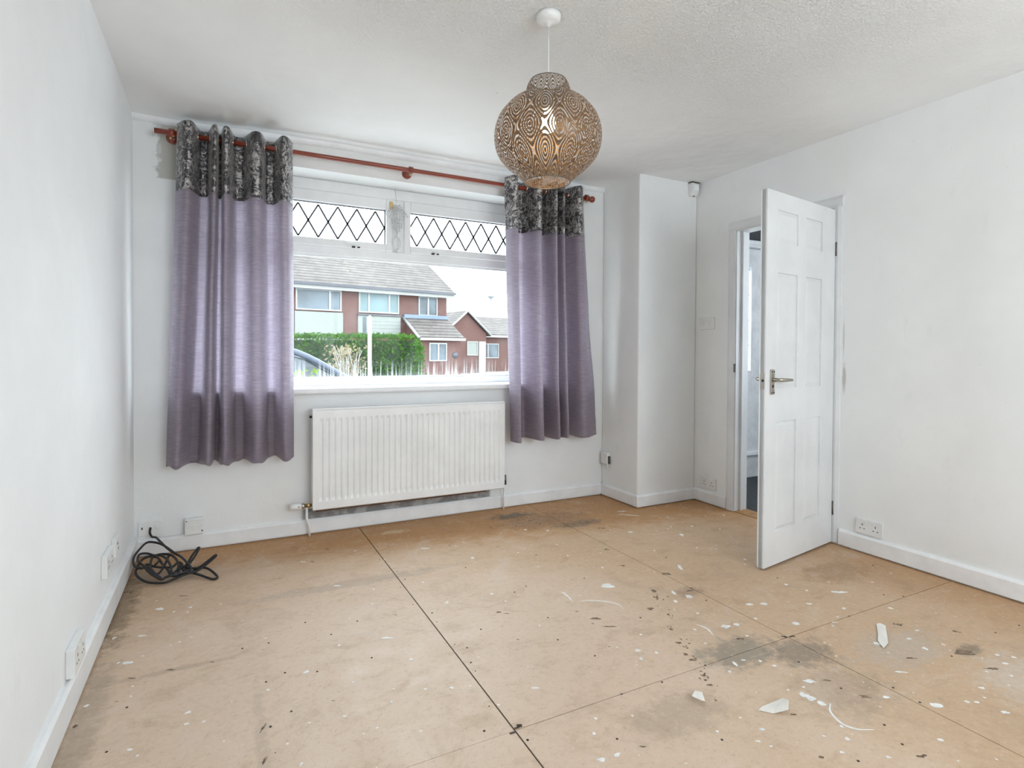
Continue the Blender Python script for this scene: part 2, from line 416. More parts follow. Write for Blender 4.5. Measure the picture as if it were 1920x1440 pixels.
struct(MB().box(BX, C, BY, B, -0.02, H + 0.01).build('wall_corner', 'white wall paint', bevel=0.012, bseg=3), 'white boxed-in corner between window wall and door wall')
# ceiling, gently sagging towards the window wall at the left
vs, fs = [], []
NX, NY = 44, 56
for j in range(NY + 1):
    for i in range(NX + 1):
        x = A - 0.1 + (C - A + 0.2) * i / NX; y = BACK - 0.1 + (B - BACK + 0.2) * j / NY
        sag = 0.022 * math.exp(-((x + 0.25) / 0.5) ** 2) * math.exp(-((y - 3.55) / 0.28) ** 2)
        sag += 0.010 * math.exp(-((x + 0.43) / 0.10) ** 2) * (0.5 + 0.5 * math.sin(y * 3.1))
        vs.append((x, y, H - sag))
for j in range(NY):
    for i in range(NX):
        a = j * (NX + 1) + i; fs.append((a, a + NX + 1, a + NX + 2, a + 1))
mb = MB().add(vs, fs, True); mb.box(A - 0.1, C + 0.1, BACK - 0.1, B + 0.1, H + 0.03, H + 0.12)
struct(mb.build('ceiling', 'ceiling', recalc=False), 'white stippled ceiling')
# lumpy plaster strip between ceiling and window wall
vs, fs = [], []; n = 90
for i in range(n + 1):
    x = A + (BX - A) * i / n
    w = 0.034 + 0.008 * mnoise.noise(Vector((x * 2.3, 0, 0))) + (0.012 * math.exp(-((x - 0.05) / 0.25) ** 2)); d = 0.020 + 0.007 * mnoise.noise(Vector((x * 3.1, 5, 0)))
    s = 0.02 * math.exp(-((x + 0.25) / 0.5) ** 2)
    vs += [(x, B + 0.01, H - w - s), (x, B - d * 0.5, H - w * 0.95 - s), (x, B - d, H - w * 0.45 - s), (x, B - d * 1.2, H + 0.01)]
for i in range(n):
    for k in range(3): fs.append((i * 4 + k, i * 4 + k + 1, i * 4 + k + 5, i * 4 + k + 4))
struct(MB().add(vs, fs, True).build('trim_1', 'white gloss'), 'lumpy white plaster strip along the ceiling edge above the window')

# skirting boards, standing a few millimetres off the floor
def skirt_poly(h, t=0.018): return [(0, 0.010), (t, 0.010), (t, h - 0.012), (t * 0.55, h), (0, h)]
m = MB().prism([(A + a, z) for a, z in skirt_poly(0.112)], 'y', BACK, B)
struct(m.build('baseboard_left', 'white gloss'), 'white skirting board along the left wall')
m = MB().prism([(B - a, z) for a, z in skirt_poly(0.092)], 'x', A, BX)
struct(m.build('baseboard_front', 'white gloss'), 'white skirting board under the window')
m = MB().prism([(BX - a, z) for a, z in skirt_poly(0.092)], 'y', BY, B)
m.prism([(BY - a, z) for a, z in skirt_poly(0.092)], 'x', BX - 0.018, C)
struct(m.build('baseboard_corner', 'white gloss'), 'white skirting board round the boxed-in corner')
m = MB().prism([(C - a, z) for a, z in skirt_poly(0.092)], 'y', 2.868, BY)
m.prism([(C - a, z) for a, z in skirt_poly(0.098)], 'y', BACK, 2.036)
struct(m.build('baseboard_right', 'white gloss'), 'white skirting board along the door wall')

# ---------------------------------------------------------------- front window
w1 = empty('window_1', (0, 0, 0)); struct(w1, 'wide white window with two leaded fanlights over one large pane')
x0, x1, z0, z1 = WIN; MX0, MX1 = 1.015, 1.122; ZT0, ZT1 = 1.742, 1.800; FB = FY + 0.06
m = MB()
m.box(x0, x0 + 0.06, FY, FB, z0 + 0.02, z1); m.box(x1 - 0.06, x1, FY, FB, z0 + 0.02, z1)
xi, xj = x0 + 0.06, x1 - 0.06
m.box(xi, xj, FY, FB, 2.152, z1); m.box(xi, xj, FY, FB, z0 + 0.02, 0.938); m.box(xi, xj, FY, FB, ZT0, ZT1); m.box(MX0, MX1, FY, FB, ZT1, 2.152)
m.build('frame', 'upvc white', w1, bevel=0.006)
m = MB()                                        # glazing beads of the lower pane
m.box(x0 + 0.06, x1 - 0.06, FY + 0.010, FY + 0.03, ZT0 - 0.014, ZT0); m.box(x0 + 0.06, x1 - 0.06, FY + 0.010, FY + 0.03, 0.938, 0.950)
m.build('glazing_bead', 'upvc white', w1, bevel=0.003)
MB().box(x0 + 0.05, x1 - 0.05, FY + 0.030, FY + 0.034, 0.93, ZT0 + 0.005).build('pane', 'glass', w1)
def fanlight(a, b):
    s = MB(); fy = FY - 0.014; t = 0.046
    s.box(a, a + t, fy, FB - 0.01, ZT1 - 0.002, 2.150); s.box(b - t, b, fy, FB - 0.01, ZT1 - 0.002, 2.150)
    s.box(a + t, b - t, fy, FB - 0.01, ZT1 - 0.002, 1.847); s.box(a + t, b - t, fy, FB - 0.01, 2.080, 2.150)
    sash = s.build('sash', 'upvc white', w1, bevel=0.006)
    g0, g1 = a + t, b - t
    MB().box(g0 - 0.005, g1 + 0.005, FY + 0.022, FY + 0.026, 1.842, 2.085).build('pane', 'glass', sash)
    l = MB(); zb, zt = 1.856, 2.066; hp = 0.0615; yy = FY + 0.019; cx = 0.43 if a < 1 else 1.213
    def strip(p, q, wd=0.0056):
        p, q = Vector((p[0], yy, p[1])), Vector((q[0], yy, q[1])); d = (q - p).normalized(); n = Vector((-d.z, 0, d.x)) * wd; k = Vector((0, 0.003, 0))
        l.add([p + n - k, p - n - k, q - n - k, q + n - k, p + n + k, p - n + k, q - n + k, q + n + k],
              [(0, 1, 2, 3), (7, 6, 5, 4), (0, 4, 5, 1), (1, 5, 6, 2), (2, 6, 7, 3), (3, 7, 4, 0)])
    k0 = math.floor((g0 - cx) / (2 * hp)) - 1
    for k in range(k0, k0 + 24):
        xb = cx + k * 2 * hp
        for sg in (1, -1):
            p, q = [xb, zb], [xb + sg * 2 * hp, zt]
            def clip(p, q):
                (ax, az), (bx, bz) = p, q
                if ax < g0: az += (g0 - ax) / (bx - ax) * (bz - az); ax = g0
                if ax > g1: az += (g1 - ax) / (bx - ax) * (bz - az); ax = g1
                return [ax, az]
            if max(p[0], q[0]) <= g0 or min(p[0], q[0]) >= g1: continue
            p2, q2 = clip(p, q), clip(q, p); strip(p2, q2)
    for zz in (1.849, 2.077): strip((g0, zz), (g1, zz), 0.003)
    for xx in (g0 + 0.003, g1 - 0.003): strip((xx, 1.849), (xx, 2.077), 0.003)
    l.build('lead_lattice', 'lead', sash)
    hx = 0.785 if a < 1 else 1.335
    h = MB().box(hx - 0.018, hx + 0.018, fy - 0.012, fy, 1.805, 1.828)
    h.box(hx - 0.060, hx + 0.012, fy - 0.028, fy - 0.012, 1.822, 1.832)
    ho = h.build('handle', 'plastic white', sash, bevel=0.003)
    MB().box(hx - 0.026, hx - 0.006, fy - 0.016, fy - 0.001, 1.800, 1.811).box(hx + 0.010, hx + 0.026, fy - 0.014, fy - 0.001, 1.802, 1.810).build('catch', 'black', ho)
    return sash
fanlight(x0 + 0.055, MX0 + 0.02); fanlight(MX1 - 0.008, x1 - 0.055)
MB().box(MX0 - 0.004, MX0 + 0.020, FY - 0.019, FY - 0.012, 2.085, 2.136).build('hinge', 'brass', w1, bevel=0.002)
m = MB().prism([(3.575, 0.858), (3.571, 0.868), (3.571, 0.886), (3.577, 0.892), (FY + 0.01, 0.892), (FY + 0.01, 0.858)], 'x', x0 - 0.045, x1 + 0.045)
m.build('window_board', 'white gloss', w1, bevel=0.002)

# unseen window added behind the camera, sized for fill light in the room
w2 = empty('window_2_fill', (0, 0, 0)); struct(w2, 'white framed window added in the unseen rear wall for fill light')
m = MB(); y0 = BACK - 0.09
for xx in (0.5, 1.57, 2.64): m.box(xx, xx + 0.06, y0, y0 + 0.06, 0.8, 2.2)
for a, b in ((0.56, 1.57), (1.63, 2.64)): m.box(a, b, y0, y0 + 0.06, 2.14, 2.2); m.box(a, b, y0, y0 + 0.06, 0.8, 0.86)
m.build('frame', 'upvc white', w2)

# ---------------------------------------------------------------- doorway, door, hall beyond
t2 = empty('trim_2'); struct(t2, 'white door lining and architrave round the open doorway')
MB().box(C - 0.002, C + 0.122, 2.800, DY1 + 0.001, 0.0, DZ).box(C + 0.045, C + 0.060, 2.786, 2.80, 0.0, 1.975).build('jamb', 'door white', t2, bevel=0.002)
MB().box(C - 0.002, C + 0.122, DY0 - 0.001, 2.100, 0.0, DZ).box(C + 0.045, C + 0.060, 2.10, 2.114, 0.0, 1.975).build('jamb', 'door white', t2, bevel=0.002)
MB().box(C - 0.002, C + 0.122, DY0, DY1, 1.975, DZ + 0.001).build('head_lining', 'door white', t2, bevel=0.002)
arch = lambda a, b: [(0, a), (-0.010, a), (-0.016, a + (b - a) * 0.25), (-0.016, a + (b - a) * 0.7), (-0.009, b), (0, b)]
MB().prism([(C + p, q) for p, q in arch(2.806, 2.868)], 'z', 0.004, 1.9795).build('architrave', 'door white', t2)
MB().prism([(C + p, q) for p, q in [(a, 4.142 - b) for a, b in arch(2.038, 2.098)][::-1]], 'z', 0.012, 1.9795).build('architrave', 'door white', t2)
m = MB(); pr = arch(1.980, 2.042)
m.add([(C + p, 2.038, z) for p, z in pr] + [(C + p, 2.868, z) for p, z in pr], [tuple(range(6)), tuple(range(6, 12))[::-1]] + [(i, (i + 1) % 6, 6 + (i + 1) % 6, 6 + i) for i in range(6)])
m.build('architrave', 'door white', t2)
MB().box(C - 0.017, C - 0.001, 2.803, 2.8065, 0.985, 1.045).build('strike_plate', 'dark screw', t2)
MB().box(C - 0.004, C + 0.126, 2.10, 2.80, -0.004, 0.005).build('threshold', 'threshold oak', t2, bevel=0.002)

DL = 0.732
d1 = empty('door_1', (C - 0.020, 2.076, 0.012), math.atan2(-0.113, -0.73)); struct(d1, 'white six-panel internal door standing open into the room')
DH = 1.948
m = MB()
cols = [(0.155, 0.335), (0.425, 0.630)]; rows = [(0.175, 0.750), (0.925, 1.530), (1.690, 1.855)]
m.box(0, DL, -0.029, -0.007, 0, DH)
for a, b in ((0, cols[0][0]), (cols[0][1], cols[1][0]), (cols[1][1], DL)): m.box(a, b, -0.036, 0, 0, DH)
for a, b in ((0, rows[0][0]), (rows[0][1], rows[1][0]), (rows[1][1], rows[2][0]), (rows[2][1], DH)):
    for c0, c1 in cols: m.box(c0, c1, -0.036, 0, a, b)
leaf = m.build('leaf', 'door white', d1)
pm = {}
for c0, c1 in cols:
    for r0, r1 in rows:
        p = MB(); mg = 0.022
        for ya, yb in ((-0.007, -0.0015), (-0.029, -0.0345)):
            o = [(c0 + .004, r0 + .004), (c1 - .004, r0 + .004), (c1 - .004, r1 - .004), (c0 + .004, r1 - .004)]
            q = [(c0 + mg, r0 + mg), (c1 - mg, r0 + mg), (c1 - mg, r1 - mg), (c0 + mg, r1 - mg)]
            p.add([(x, ya, z) for x, z in o] + [(x, yb, z) for x, z in q], [(4, 5, 6, 7)] + [(i, (i + 1) % 4, 4 + (i + 1) % 4, 4 + i) for i in range(4)])
        p.build('panel', 'door white', d1)
def door_handle(sign):
    y = 0.0 if sign > 0 else -0.036; hx = DL - 0.058
    h = MB().box(hx - 0.018, hx + 0.018, min(y, y + sign * 0.007), max(y, y + sign * 0.007), 0.895, 1.025)
    ho = h.build('handle', 'nickel', d1, bevel=0.003)
    l = MB().tube([(hx, y + sign * 0.006, 0.972), (hx, y + sign * 0.040, 0.972), (hx - 0.012, y + sign * 0.050, 0.972), (hx - 0.060, y + sign * 0.050, 0.971), (hx - 0.115, y + sign * 0.047, 0.969)], [0.010, 0.009, 0.010, 0.0095, 0.007], 10)
    l.build('lever', 'nickel', ho)
    sc = MB()
    for dx in (-0.010, 0.010):
        for z in (0.905, 1.013): sc.lathe([(0.0045, -0.001), (0.0045, 0.0012)], 8, 'y', (hx + dx, y + sign * 0.0072, z))
    sc.lathe([(0.0075, -0.001), (0.0075, 0.001)], 10, 'y', (hx, y + sign * 0.0072, 0.938))
    sc.build('screw', 'dark screw', ho)['kind'] = 'stuff'
door_handle(1); door_handle(-1)
m = MB().box(DL - 0.0005, DL + 0.0015, -0.029, -0.007, 0.925, 1.005)
lp = m.build('latch_plate', 'nickel', d1)
MB().lathe([(0.0068, 0), (0.0068, 0.003)], 12, 'x', (DL, -0.016, 0.968)).build('latch_hole', 'black', lp)
for z in (0.20, 1.72):
    MB().tube([(-0.006, 0.004, z - 0.04), (-0.006, 0.004, z + 0.04)], 0.006, 8).box(-0.004, 0.0005, -0.03, 0.003, z - 0.04, z + 0.04).build('hinge', 'hinge metal', d1)

# hall
struct(MB().box(C + 0.06, 5.1, 0.4, 3.7, -0.06, -0.002).build('floor_hall', 'carpet'), 'dark grey carpet in the hall beyond the door')
struct(MB().box(C + 0.12, 5.1, 0.4, 3.7, H, H + 0.1).build('ceiling_hall', 'hall white'))
struct(MB().box(5.0, 5.1, 0.4, 0.9, -0.05, H).box(5.0, 5.1, 2.3, 3.7, -0.05, H).box(5.0, 5.1, 0.9, 2.3, -0.05, 0.9).box(5.0, 5.1, 0.9, 2.3, 2.1, H).build('wall_hall_side', 'hall white'))  # unseen side opening, added to let daylight into the hall
struct(MB().box(C + 0.12, 5.1, 0.3, 0.4, -0.05, H).build('wall_hall_end', 'hall white'))
FDX0, FDX1 = 3.62, 4.50
m = MB().box(C + 0.12, FDX0 - 0.05, 3.5, 3.62, -0.05, H); m.box(FDX1 + 0.05, 5.0, 3.5, 3.62, -0.05, H); m.box(FDX0 - 0.05, FDX1 + 0.05, 3.5, 3.62, 2.11, H)  # dark grey wall piece above and beside the front door
struct(m.build('wall_hall_front', 'hall dark'), 'dark grey wall over the front door')
d2 = empty('door_2', (0, 0, 0)); struct(d2, 'white front door with a bright leaded glass strip, seen through the doorway')
m = MB().box(FDX0 - 0.05, FDX0, 3.46, 3.60, 0, 2.10); m.box(FDX1, FDX1 + 0.05, 3.46, 3.60, 0, 2.10); m.box(FDX0, FDX1, 3.46, 3.60, 2.052, 2.10)
m.box(FDX0 - 0.05, FDX1 + 0.05, 3.445, 3.46, 2.075, 2.112)
m.build('frame', 'hall white', d2, bevel=0.004)
GX0, GX1, GZ0, GZ1 = 3.76, 4.195, 0.965, 1.895
m = MB().box(FDX0, GX0, 3.505, 3.55, 0.005, 2.05); m.box(GX1, FDX1, 3.505, 3.55, 0.005, 2.05)
m.box(GX0, GX1, 3.505, 3.55, 0.005, GZ0); m.box(GX0, GX1, 3.505, 3.55, GZ1, 2.05)
m.build('leaf', 'hall white', d2)
m = MB(); e = 0.018
m.box(GX0 - e, GX0, 3.494, 3.506, GZ0 - e, GZ1 + e); m.box(GX1, GX1 + e, 3.494, 3.506, GZ0 - e, GZ1 + e); m.box(GX0, GX1, 3.494, 3.506, GZ0 - e, GZ0); m.box(GX0, GX1, 3.494, 3.506, GZ1, GZ1 + e)
m.box(GX0, GX1, 3.494, 3.506, 0.80, 0.815)
m.build('bead', 'hall white', d2, bevel=0.003)
gp = MB().box(GX0, GX1, 3.525, 3.53, GZ0, GZ1).build('pane', 'obscured glass', d2)
m = MB()
for k in range(1, 5): m.box(GX0, GX1, 3.519, 3.524, GZ0 + k * 0.225 - 0.004, GZ0 + k * 0.225 + 0.004)
m.box(GX1 - 0.05, GX1 - 0.044, 3.519, 3.524, GZ0, GZ1); m.box(GX0 + 0.044, GX0 + 0.05, 3.519, 3.524, GZ0, GZ1)
m.build('lead_strip', 'lead', gp)
MB().box(3.66, 4.46, 3.47, 3.505, 0.205, 0.245).build('weather_bar', 'upvc white', d2, bevel=0.006)

# ================================================================ THINGS IN THE ROOM
# ---- curtain pole
RY, RZ = 3.527, 2.281
cp = empty('curtain_pole', (0, 0, 0)); tag(cp, 'reddish mahogany curtain pole spanning the wall above the window', 'curtain pole')
MB().tube([(-0.318, RY, RZ), (0.6, RY, RZ), (1.6, RY, RZ), (2.455, RY, RZ - 0.006)], 0.0142, 14).build('rod', 'pole wood', cp)
prof = [(0.001, 0), (0.018, 0.001), (0.019, 0.010), (0.013, 0.013), (0.012, 0.018), (0.021, 0.024), (0.0245, 0.036), (0.021, 0.048), (0.010, 0.055), (0.001, 0.056)]
MB().lathe(prof, 16, 'x', (2.452, RY, RZ - 0.006)).build('finial', 'pole wood', cp)
def bracket(x):
    b = MB().lathe([(0.032, 0), (0.032, 0.008), (0.022, 0.012), (0.013, 0.016), (0.012, 0.055), (0.016, 0.064)], 14, 'y', (0, 0, 0))
    b.v = [(vx + x, B - vy, vz + RZ) for vx, vy, vz in b.v]
    b.lathe([(0.0143, -0.012), (0.0225, -0.012), (0.0225, 0.012), (0.0143, 0.012)], 16, 'x', (x, RY, RZ))
    o = b.build('bracket', 'pole wood', cp)
    MB().lathe([(0.006, 0), (0.006, 0.010), (0.004, 0.014)], 8, 'z', (x - 0.003, RY - 0.005, RZ - 0.036)).build('grub_screw', 'brass', o)
for x in (-0.24, 1.076, 2.437): bracket(x)

# ---- eyelet curtains
def curtain(label, top, bot, seed):
    root = empty('curtain', (top[10][0], RY, 0.5)); tag(root, label, 'curtain', 'eyelet curtains at the window')
    bpy.context.view_layer.update()
    ox, oy, oz = root.location
    T = crom(top, 8); Bo = crom(bot, 8); n = len(T)
    zt, zb, zs = 2.327, 0.497, 1.972
    def P(i, z):
        t = max(0.0, min(1.0, (2.30 - z) / (2.30 - zb))); tt = t ** 1.15
        p = T[i].lerp(Bo[i], tt)
        amp = 1.0 - 0.18 * math.sin(math.pi * t) * (0.6 + 0.8 * mnoise.noise(Vector((i * 0.13, seed, 0))))
        y = RY + (p.y - RY) * amp
        q = Vector((p.x * 7, z * 2.2, seed))
        y += 0.010 * mnoise.noise(q) * (0.3 + t); x = p.x + 0.008 * mnoise.noise(q + Vector((9, 3, 1))) * t
        if t > 0.75:
            y += 0.006 * mnoise.noise(Vector((p.x * 28, z * 14, seed))) * (t - 0.75) * 4
        y = min(y, 3.563)
        return (x - ox, y - oy, z - oz)
    def strip(name, za, zb2, rows, mat, off=0.0, hem=None):
        vs, fs = [], []
        for j in range(rows + 1):
            z = za + (zb2 - za) * j / rows
            for i in range(n):
                zz = z
                if hem is not None: zz = z + (hem * mnoise.noise(Vector((i * 0.11, seed, 4)))) * (j / rows) ** 3
                x, y, z3 = P(i, zz); vs.append((x, y - off, z3))
        for j in range(rows):
            for i in range(n - 1): fs.append((j * n + i, j * n + i + 1, (j + 1) * n + i + 1, (j + 1) * n + i))
        o = MB().add(vs, fs, True).build(name, mat, root, recalc=False)
        s = o.modifiers.new('thickness', 'SOLIDIFY'); s.thickness = 0.0016; s.offset = 0
        return o
    band = strip('velvet_band', zt, zs - 0.004, 14, 'velvet', 0.0015)
    body = strip('fabric_panel', zs + 0.004, zb, 70, 'fabric', 0.0, 0.02)
    # one eyelet wherever the cloth passes through the pole
    for i in range(len(top) - 1):
        if i % 2 or i < 2 or i > len(top) - 3: continue
        mid = min(T[i * 8:i * 8 + 9], key=lambda q: abs(q.y - RY)); d = (T[i * 8 + 5] - T[i * 8 + 3]).normalized(); nn = Vector((-d.y, d.x, 0))
        pts = []
        for k in range(14):
            a = k * 2 * math.pi / 14
            pts.append((mid.x - ox + d.x * 0.021 * math.cos(a), mid.y - oy + d.y * 0.021 * math.cos(a), RZ - oz + 0.021 * math.sin(a)))
        MB().tube(pts, 0.0042, 6, closed=True).build('eyelet', 'chrome', root)
    return root
yP, yV, yE = 3.432, 3.560, 3.51
def seq(xs):
    out = [(xs[0], yE, 0)]
    for i in range(1, len(xs) - 1):                # each fold has a flattish crest and steep flanks
        y = yP if i % 2 else yV
        out += [(xs[i] - 0.26 * (xs[i] - xs[i - 1]), y, 0), (xs[i] + 0.26 * (xs[i + 1] - xs[i]), y, 0)]
    return out + [(xs[-1], yE, 0)]
curtain('lilac grey eyelet curtain with crushed velvet top, hanging nearest the left wall',
        seq([-0.213, -0.160, -0.083, -0.029, -0.009, 0.015, 0.085, 0.172, 0.250, 0.313, 0.365]),
        seq([-0.271, -0.224, -0.138, -0.071, -0.034, 0.006, 0.085, 0.175, 0.251, 0.327, 0.373]), 1.3)
curtain('lilac grey eyelet curtain with crushed velvet top, hanging behind the pendant lamp',
        seq([1.738, 1.775, 1.880, 1.975, 2.050, 2.112, 2.140, 2.166, 2.235, 2.313, 2.392]),
        seq([1.801, 1.825, 1.915, 2.004, 2.080, 2.142, 2.180, 2.219, 2.290, 2.374, 2.534]), 7.7)

# ---- radiator
ra = empty('radiator', (0.477, 3.507, 0.165)); tag(ra, 'white fluted panel radiator fixed under the window', 'radiator')
RX, RH = 1.272, 0.605
prof = []; npitch = 33; p0, p1 = 0.030, RX - 0.030; pw = (p1 - p0) / npitch
prof.append((0, 0.0)); prof.append((p0 - 0.006, 0.0))
for k in range(npitch):
    b = p0 + k * pw
    prof += [(b + pw * 0.10, 0.0), (b + pw * 0.30, 0.008), (b + pw * 0.62, 0.008), (b + pw * 0.82, 0.0)]
prof += [(RX, 0.0)]
levels = [(0, 0.008), (0.006, 0), (0.050, 0), (0.072, 1), (RH - 0.072, 1), (RH - 0.052, 0), (RH - 0.010, 0), (RH, 0.010)]
vs, fs = [], []; n = len(prof)
for z, k in levels:
    for x, d in prof:
        if k in (0, 1): vs.append((x, 0.004 - 0.004 + (d * k), z))
        else: vs.append((x, k, z))
for j in range(len(levels) - 1):
    for i in range(n - 1): fs.append((j * n + i, j * n + i + 1, (j + 1) * n + i + 1, (j + 1) * n + i))
m = MB().add(vs, fs, False); m.box(0, RX, 0.010, 0.013, 0.002, RH - 0.002)
m.build('front_panel', 'radiator white', ra)
MB().box(0.004, RX - 0.004, 0.055, 0.066, 0.004, RH - 0.006).build('rear_panel', 'radiator white', ra, bevel=0.003)
MB().box(0.02, RX - 0.13, 0.016, 0.054, -0.012, 0.012).build('bottom_rail', 'rust', ra, bevel=0.004)
MB().box(-0.002, 0.004, -0.001, 0.066, 0.008, RH).build('end_cap', 'radiator white', ra, bevel=0.002)
MB().box(RX - 0.004, RX + 0.002, -0.001, 0.066, 0.008, RH).build('end_cap', 'radiator white', ra, bevel=0.002)
MB().box(0.0, RX, 0.0, 0.066, RH - 0.004, RH + 0.004).build('top_cap', 'radiator white', ra, bevel=0.003)
for x in (0.22, RX - 0.22): MB().box(x - 0.02, x + 0.02, 0.066, 0.111, 0.10, 0.50).build('wall_bracket', 'radiator white', ra)
MB().lathe([(0.008, 0), (0.008, 0.012), (0.004, 0.012), (0.004, 0.016)], 8, 'x', (-0.016, 0.030, RH - 0.045)).build('bleed_valve', 'black', ra)
# thermostatic valve at the left end, lying on its side
v = empty('valve'); v.parent = ra
MB().lathe([(0.010, 0), (0.010, -0.012), (0.015, -0.012), (0.015, -0.030), (0.011, -0.030), (0.011, -0.046)], 12, 'x', (0, 0.040, 0.028)).build('union_nut', 'brass', v)
MB().lathe([(0.014, -0.044), (0.017, -0.046), (0.017, -0.058), (0.014, -0.060)], 14, 'x', (0, 0.040, 0.028)).build('collar', 'chrome', v)
MB().lathe([(0.016, -0.060), (0.021, -0.064), (0.022, -0.098), (0.019, -0.112), (0.012, -0.124), (0.001, -0.125)], 18, 'x', (0, 0.040, 0.028)).build('dial', 'plastic white', v)
MB().lathe([(0.0035, -0.001), (0.0035, 0.002)], 8, 'y', (-0.078, 0.0185, 0.030)).build('dial_mark', 'black', v)
MB().tube([(-0.030, 0.040, 0.020), (-0.030, 0.040, -0.05), (-0.014, 0.052, -0.10), (-0.012, 0.058, -0.165)], 0.0075, 8).build('pipe', 'white gloss', ra)
v = empty('valve'); v.parent = ra
MB().lathe([(0.010, 0), (0.010, 0.014), (0.013, 0.014), (0.013, 0.026)], 10, 'x', (RX, 0.040, 0.045)).build('union_nut', 'dark screw', v)
MB().tube([(RX + 0.024, 0.040, 0.018), (RX + 0.024, 0.040, 0.085)], [0.012, 0.010], 10).build('lockshield', 'hinge metal', v)
MB().tube([(RX + 0.024, 0.040, 0.018), (RX + 0.024, 0.058, -0.06), (RX + 0.024, 0.060, -0.165)], 0.0065, 8).build('pipe', 'white gloss', ra)

# ---- pendant lamp
LX, LY = 1.102, 1.855
pl = empty('pendant_lamp', (LX, LY, H)); tag(pl, 'round fretwork metal pendant lamp hanging lit from the ceiling', 'lamp')
def Z(z): return z - H
MB().lathe([(0.046, 0.0), (0.047, -0.010), (0.044, -0.026), (0.030, -0.031), (0.012, -0.036), (0.008, -0.046), (0.001, -0.046)], 28).build('ceiling_rose', 'plastic white', pl)
MB().tube([(0, 0, -0.04), (0.0005, 0, -0.15), (0, 0, Z(2.105))], 0.0028, 8).build('flex', 'plastic white', pl)
MB().lathe([(0.008, Z(2.115)), (0.017, Z(2.108)), (0.0185, Z(2.060)), (0.0215, Z(2.056)), (0.0215, Z(2.044)), (0.016, Z(2.040))], 16).build('lamp_holder', 'plastic white', pl)
MB().lathe([(0.013, Z(2.042)), (0.014, Z(2.030)), (0.024, Z(2.012)), (0.030, Z(1.990)), (0.029, Z(1.975)), (0.020, Z(1.960)), (0.001, Z(1.955))], 18).build('bulb', 'bulb', pl)
pr = [(0.068, 2.149), (0.076, 2.138), (0.083, 2.118), (0.085, 2.103), (0.089, 2.093), (0.112, 2.080), (0.142, 2.062), (0.165, 2.038), (0.186, 2.010), (0.199, 1.975), (0.204, 1.940), (0.201, 1.905), (0.190, 1.872), (0.170, 1.845), (0.145, 1.820), (0.116, 1.795), (0.086, 1.767)]
pr = [(q.x, q.y) for q in crom([(a, b, 0) for a, b in pr], 4)]
so = MB().lathe([(r, Z(z)) for r, z in pr], 96, caps=False).build('shade', 'shade', pl, recalc=False)
for r, z in ((0.067, 2.149), (0.086, 1.767)):
    MB().tube([(r * math.cos(k * math.pi / 24), r * math.sin(k * math.pi / 24), Z(z)) for k in range(48)], 0.0018, 6, closed=True).build('shade_ring', 'hinge metal', pl)
for k in range(3):
    a = k * 2 * math.pi / 3 + 0.4; MB().tube([(0.018 * math.cos(a), 0.018 * math.sin(a), Z(2.050)), (0.083 * math.cos(a), 0.083 * math.sin(a), Z(2.100))], 0.0015, 5).build('shade_spoke', 'hinge metal', pl)
bl = bpy.data.lights.new('bulb_light', 'POINT'); bl.energy = 1.6; bl.color = (1.0, 0.74, 0.42); bl.shadow_soft_size = 0.032
bo = bpy.data.objects.new('bulb_light', bl); bo.location = (0, 0, Z(1.935)); bo.parent = pl; COL.objects.link(bo)

# ---- sockets, switches and small fittings
def plate(name, label, cat, loc, rz, w=0.147, h=0.087, d=0.010, holes=(), rockers=(), dark=(), group=None):
    r = empty(name, loc, rz); tag(r, label, cat, group)
    MB().box(-w/2, w/2, -d, 0, -h/2, h/2).build('plate', 'plastic white', r, bevel=0.003)
    for x, z, a, b in rockers: MB().box(x - a/2, x + a/2, -d - 0.003, -d, z - b/2, z + b/2).build('rocker', 'plastic white', r, bevel=0.001)
    if holes:
        m = MB()
        for x, z, a, b in holes: m.box(x - a/2, x + a/2, -d - 0.0006, -d + 0.001, z - b/2, z + b/2)
        m.build('pin_hole', 'black', r)['kind'] = 'stuff'
    for x, z, rr in dark: MB().lathe([(rr * 1.7, -d), (rr * 1.6, -d - 0.006), (rr, -d - 0.006)], 14, 'y', (x, 0, z)).add([(x + rr * math.cos(k * math.pi / 6), -d - 0.0055, z + rr * math.sin(k * math.pi / 6)) for k in range(12)], [tuple(range(12))], mi=1).build('coaxial_port', ['plastic white', 'black'], r)
    return r
def twin_holes():
    hs = []
    for cx in (-0.036, 0.036):
        hs += [(cx, 0.010, 0.0045, 0.010), (cx - 0.011, -0.012, 0.007, 0.0045), (cx + 0.011, -0.012, 0.007, 0.0045)]
    return hs
tr = [(-0.022, 0.029, 0.016, 0.012), (0.022, 0.029, 0.016, 0.012)]
q = math.pi / 2
plate('light_switch', 'white double light switch on the door wall beside the doorway', 'switch', (C, 3.067, 1.338), -q, 0.147, 0.089, 0.009, [], [(-0.03, 0, 0.012, 0.026), (0.03, 0, 0.012, 0.026)])
plate('double_socket', 'white double socket low down between boxed-in corner and doorway', 'socket', (C, 3.038, 0.152), -q, holes=twin_holes(), rockers=tr)
plate('double_socket', 'white double socket just above the skirting right of the open door', 'socket', (C, 1.867, 0.150), -q, holes=twin_holes(), rockers=tr)
plate('double_socket', 'white double socket on the left wall nearest the viewer', 'socket', (A, 2.195, 0.163), q, 0.147, 0.090, 0.024, holes=twin_holes(), rockers=tr)
plate('double_socket', 'white double socket on the left wall nearer the coiled cable', 'socket', (A, 2.765, 0.262), q, 0.150, 0.090, 0.020, holes=twin_holes(), rockers=tr)
plate('aerial_plate', 'small white outlet plate on the left wall next to a double socket', 'socket', (A, 2.955, 0.268), q, 0.088, 0.080, 0.018, holes=[(0, 0.01, 0.016, 0.010), (0.015, -0.015, 0.010, 0.010)])
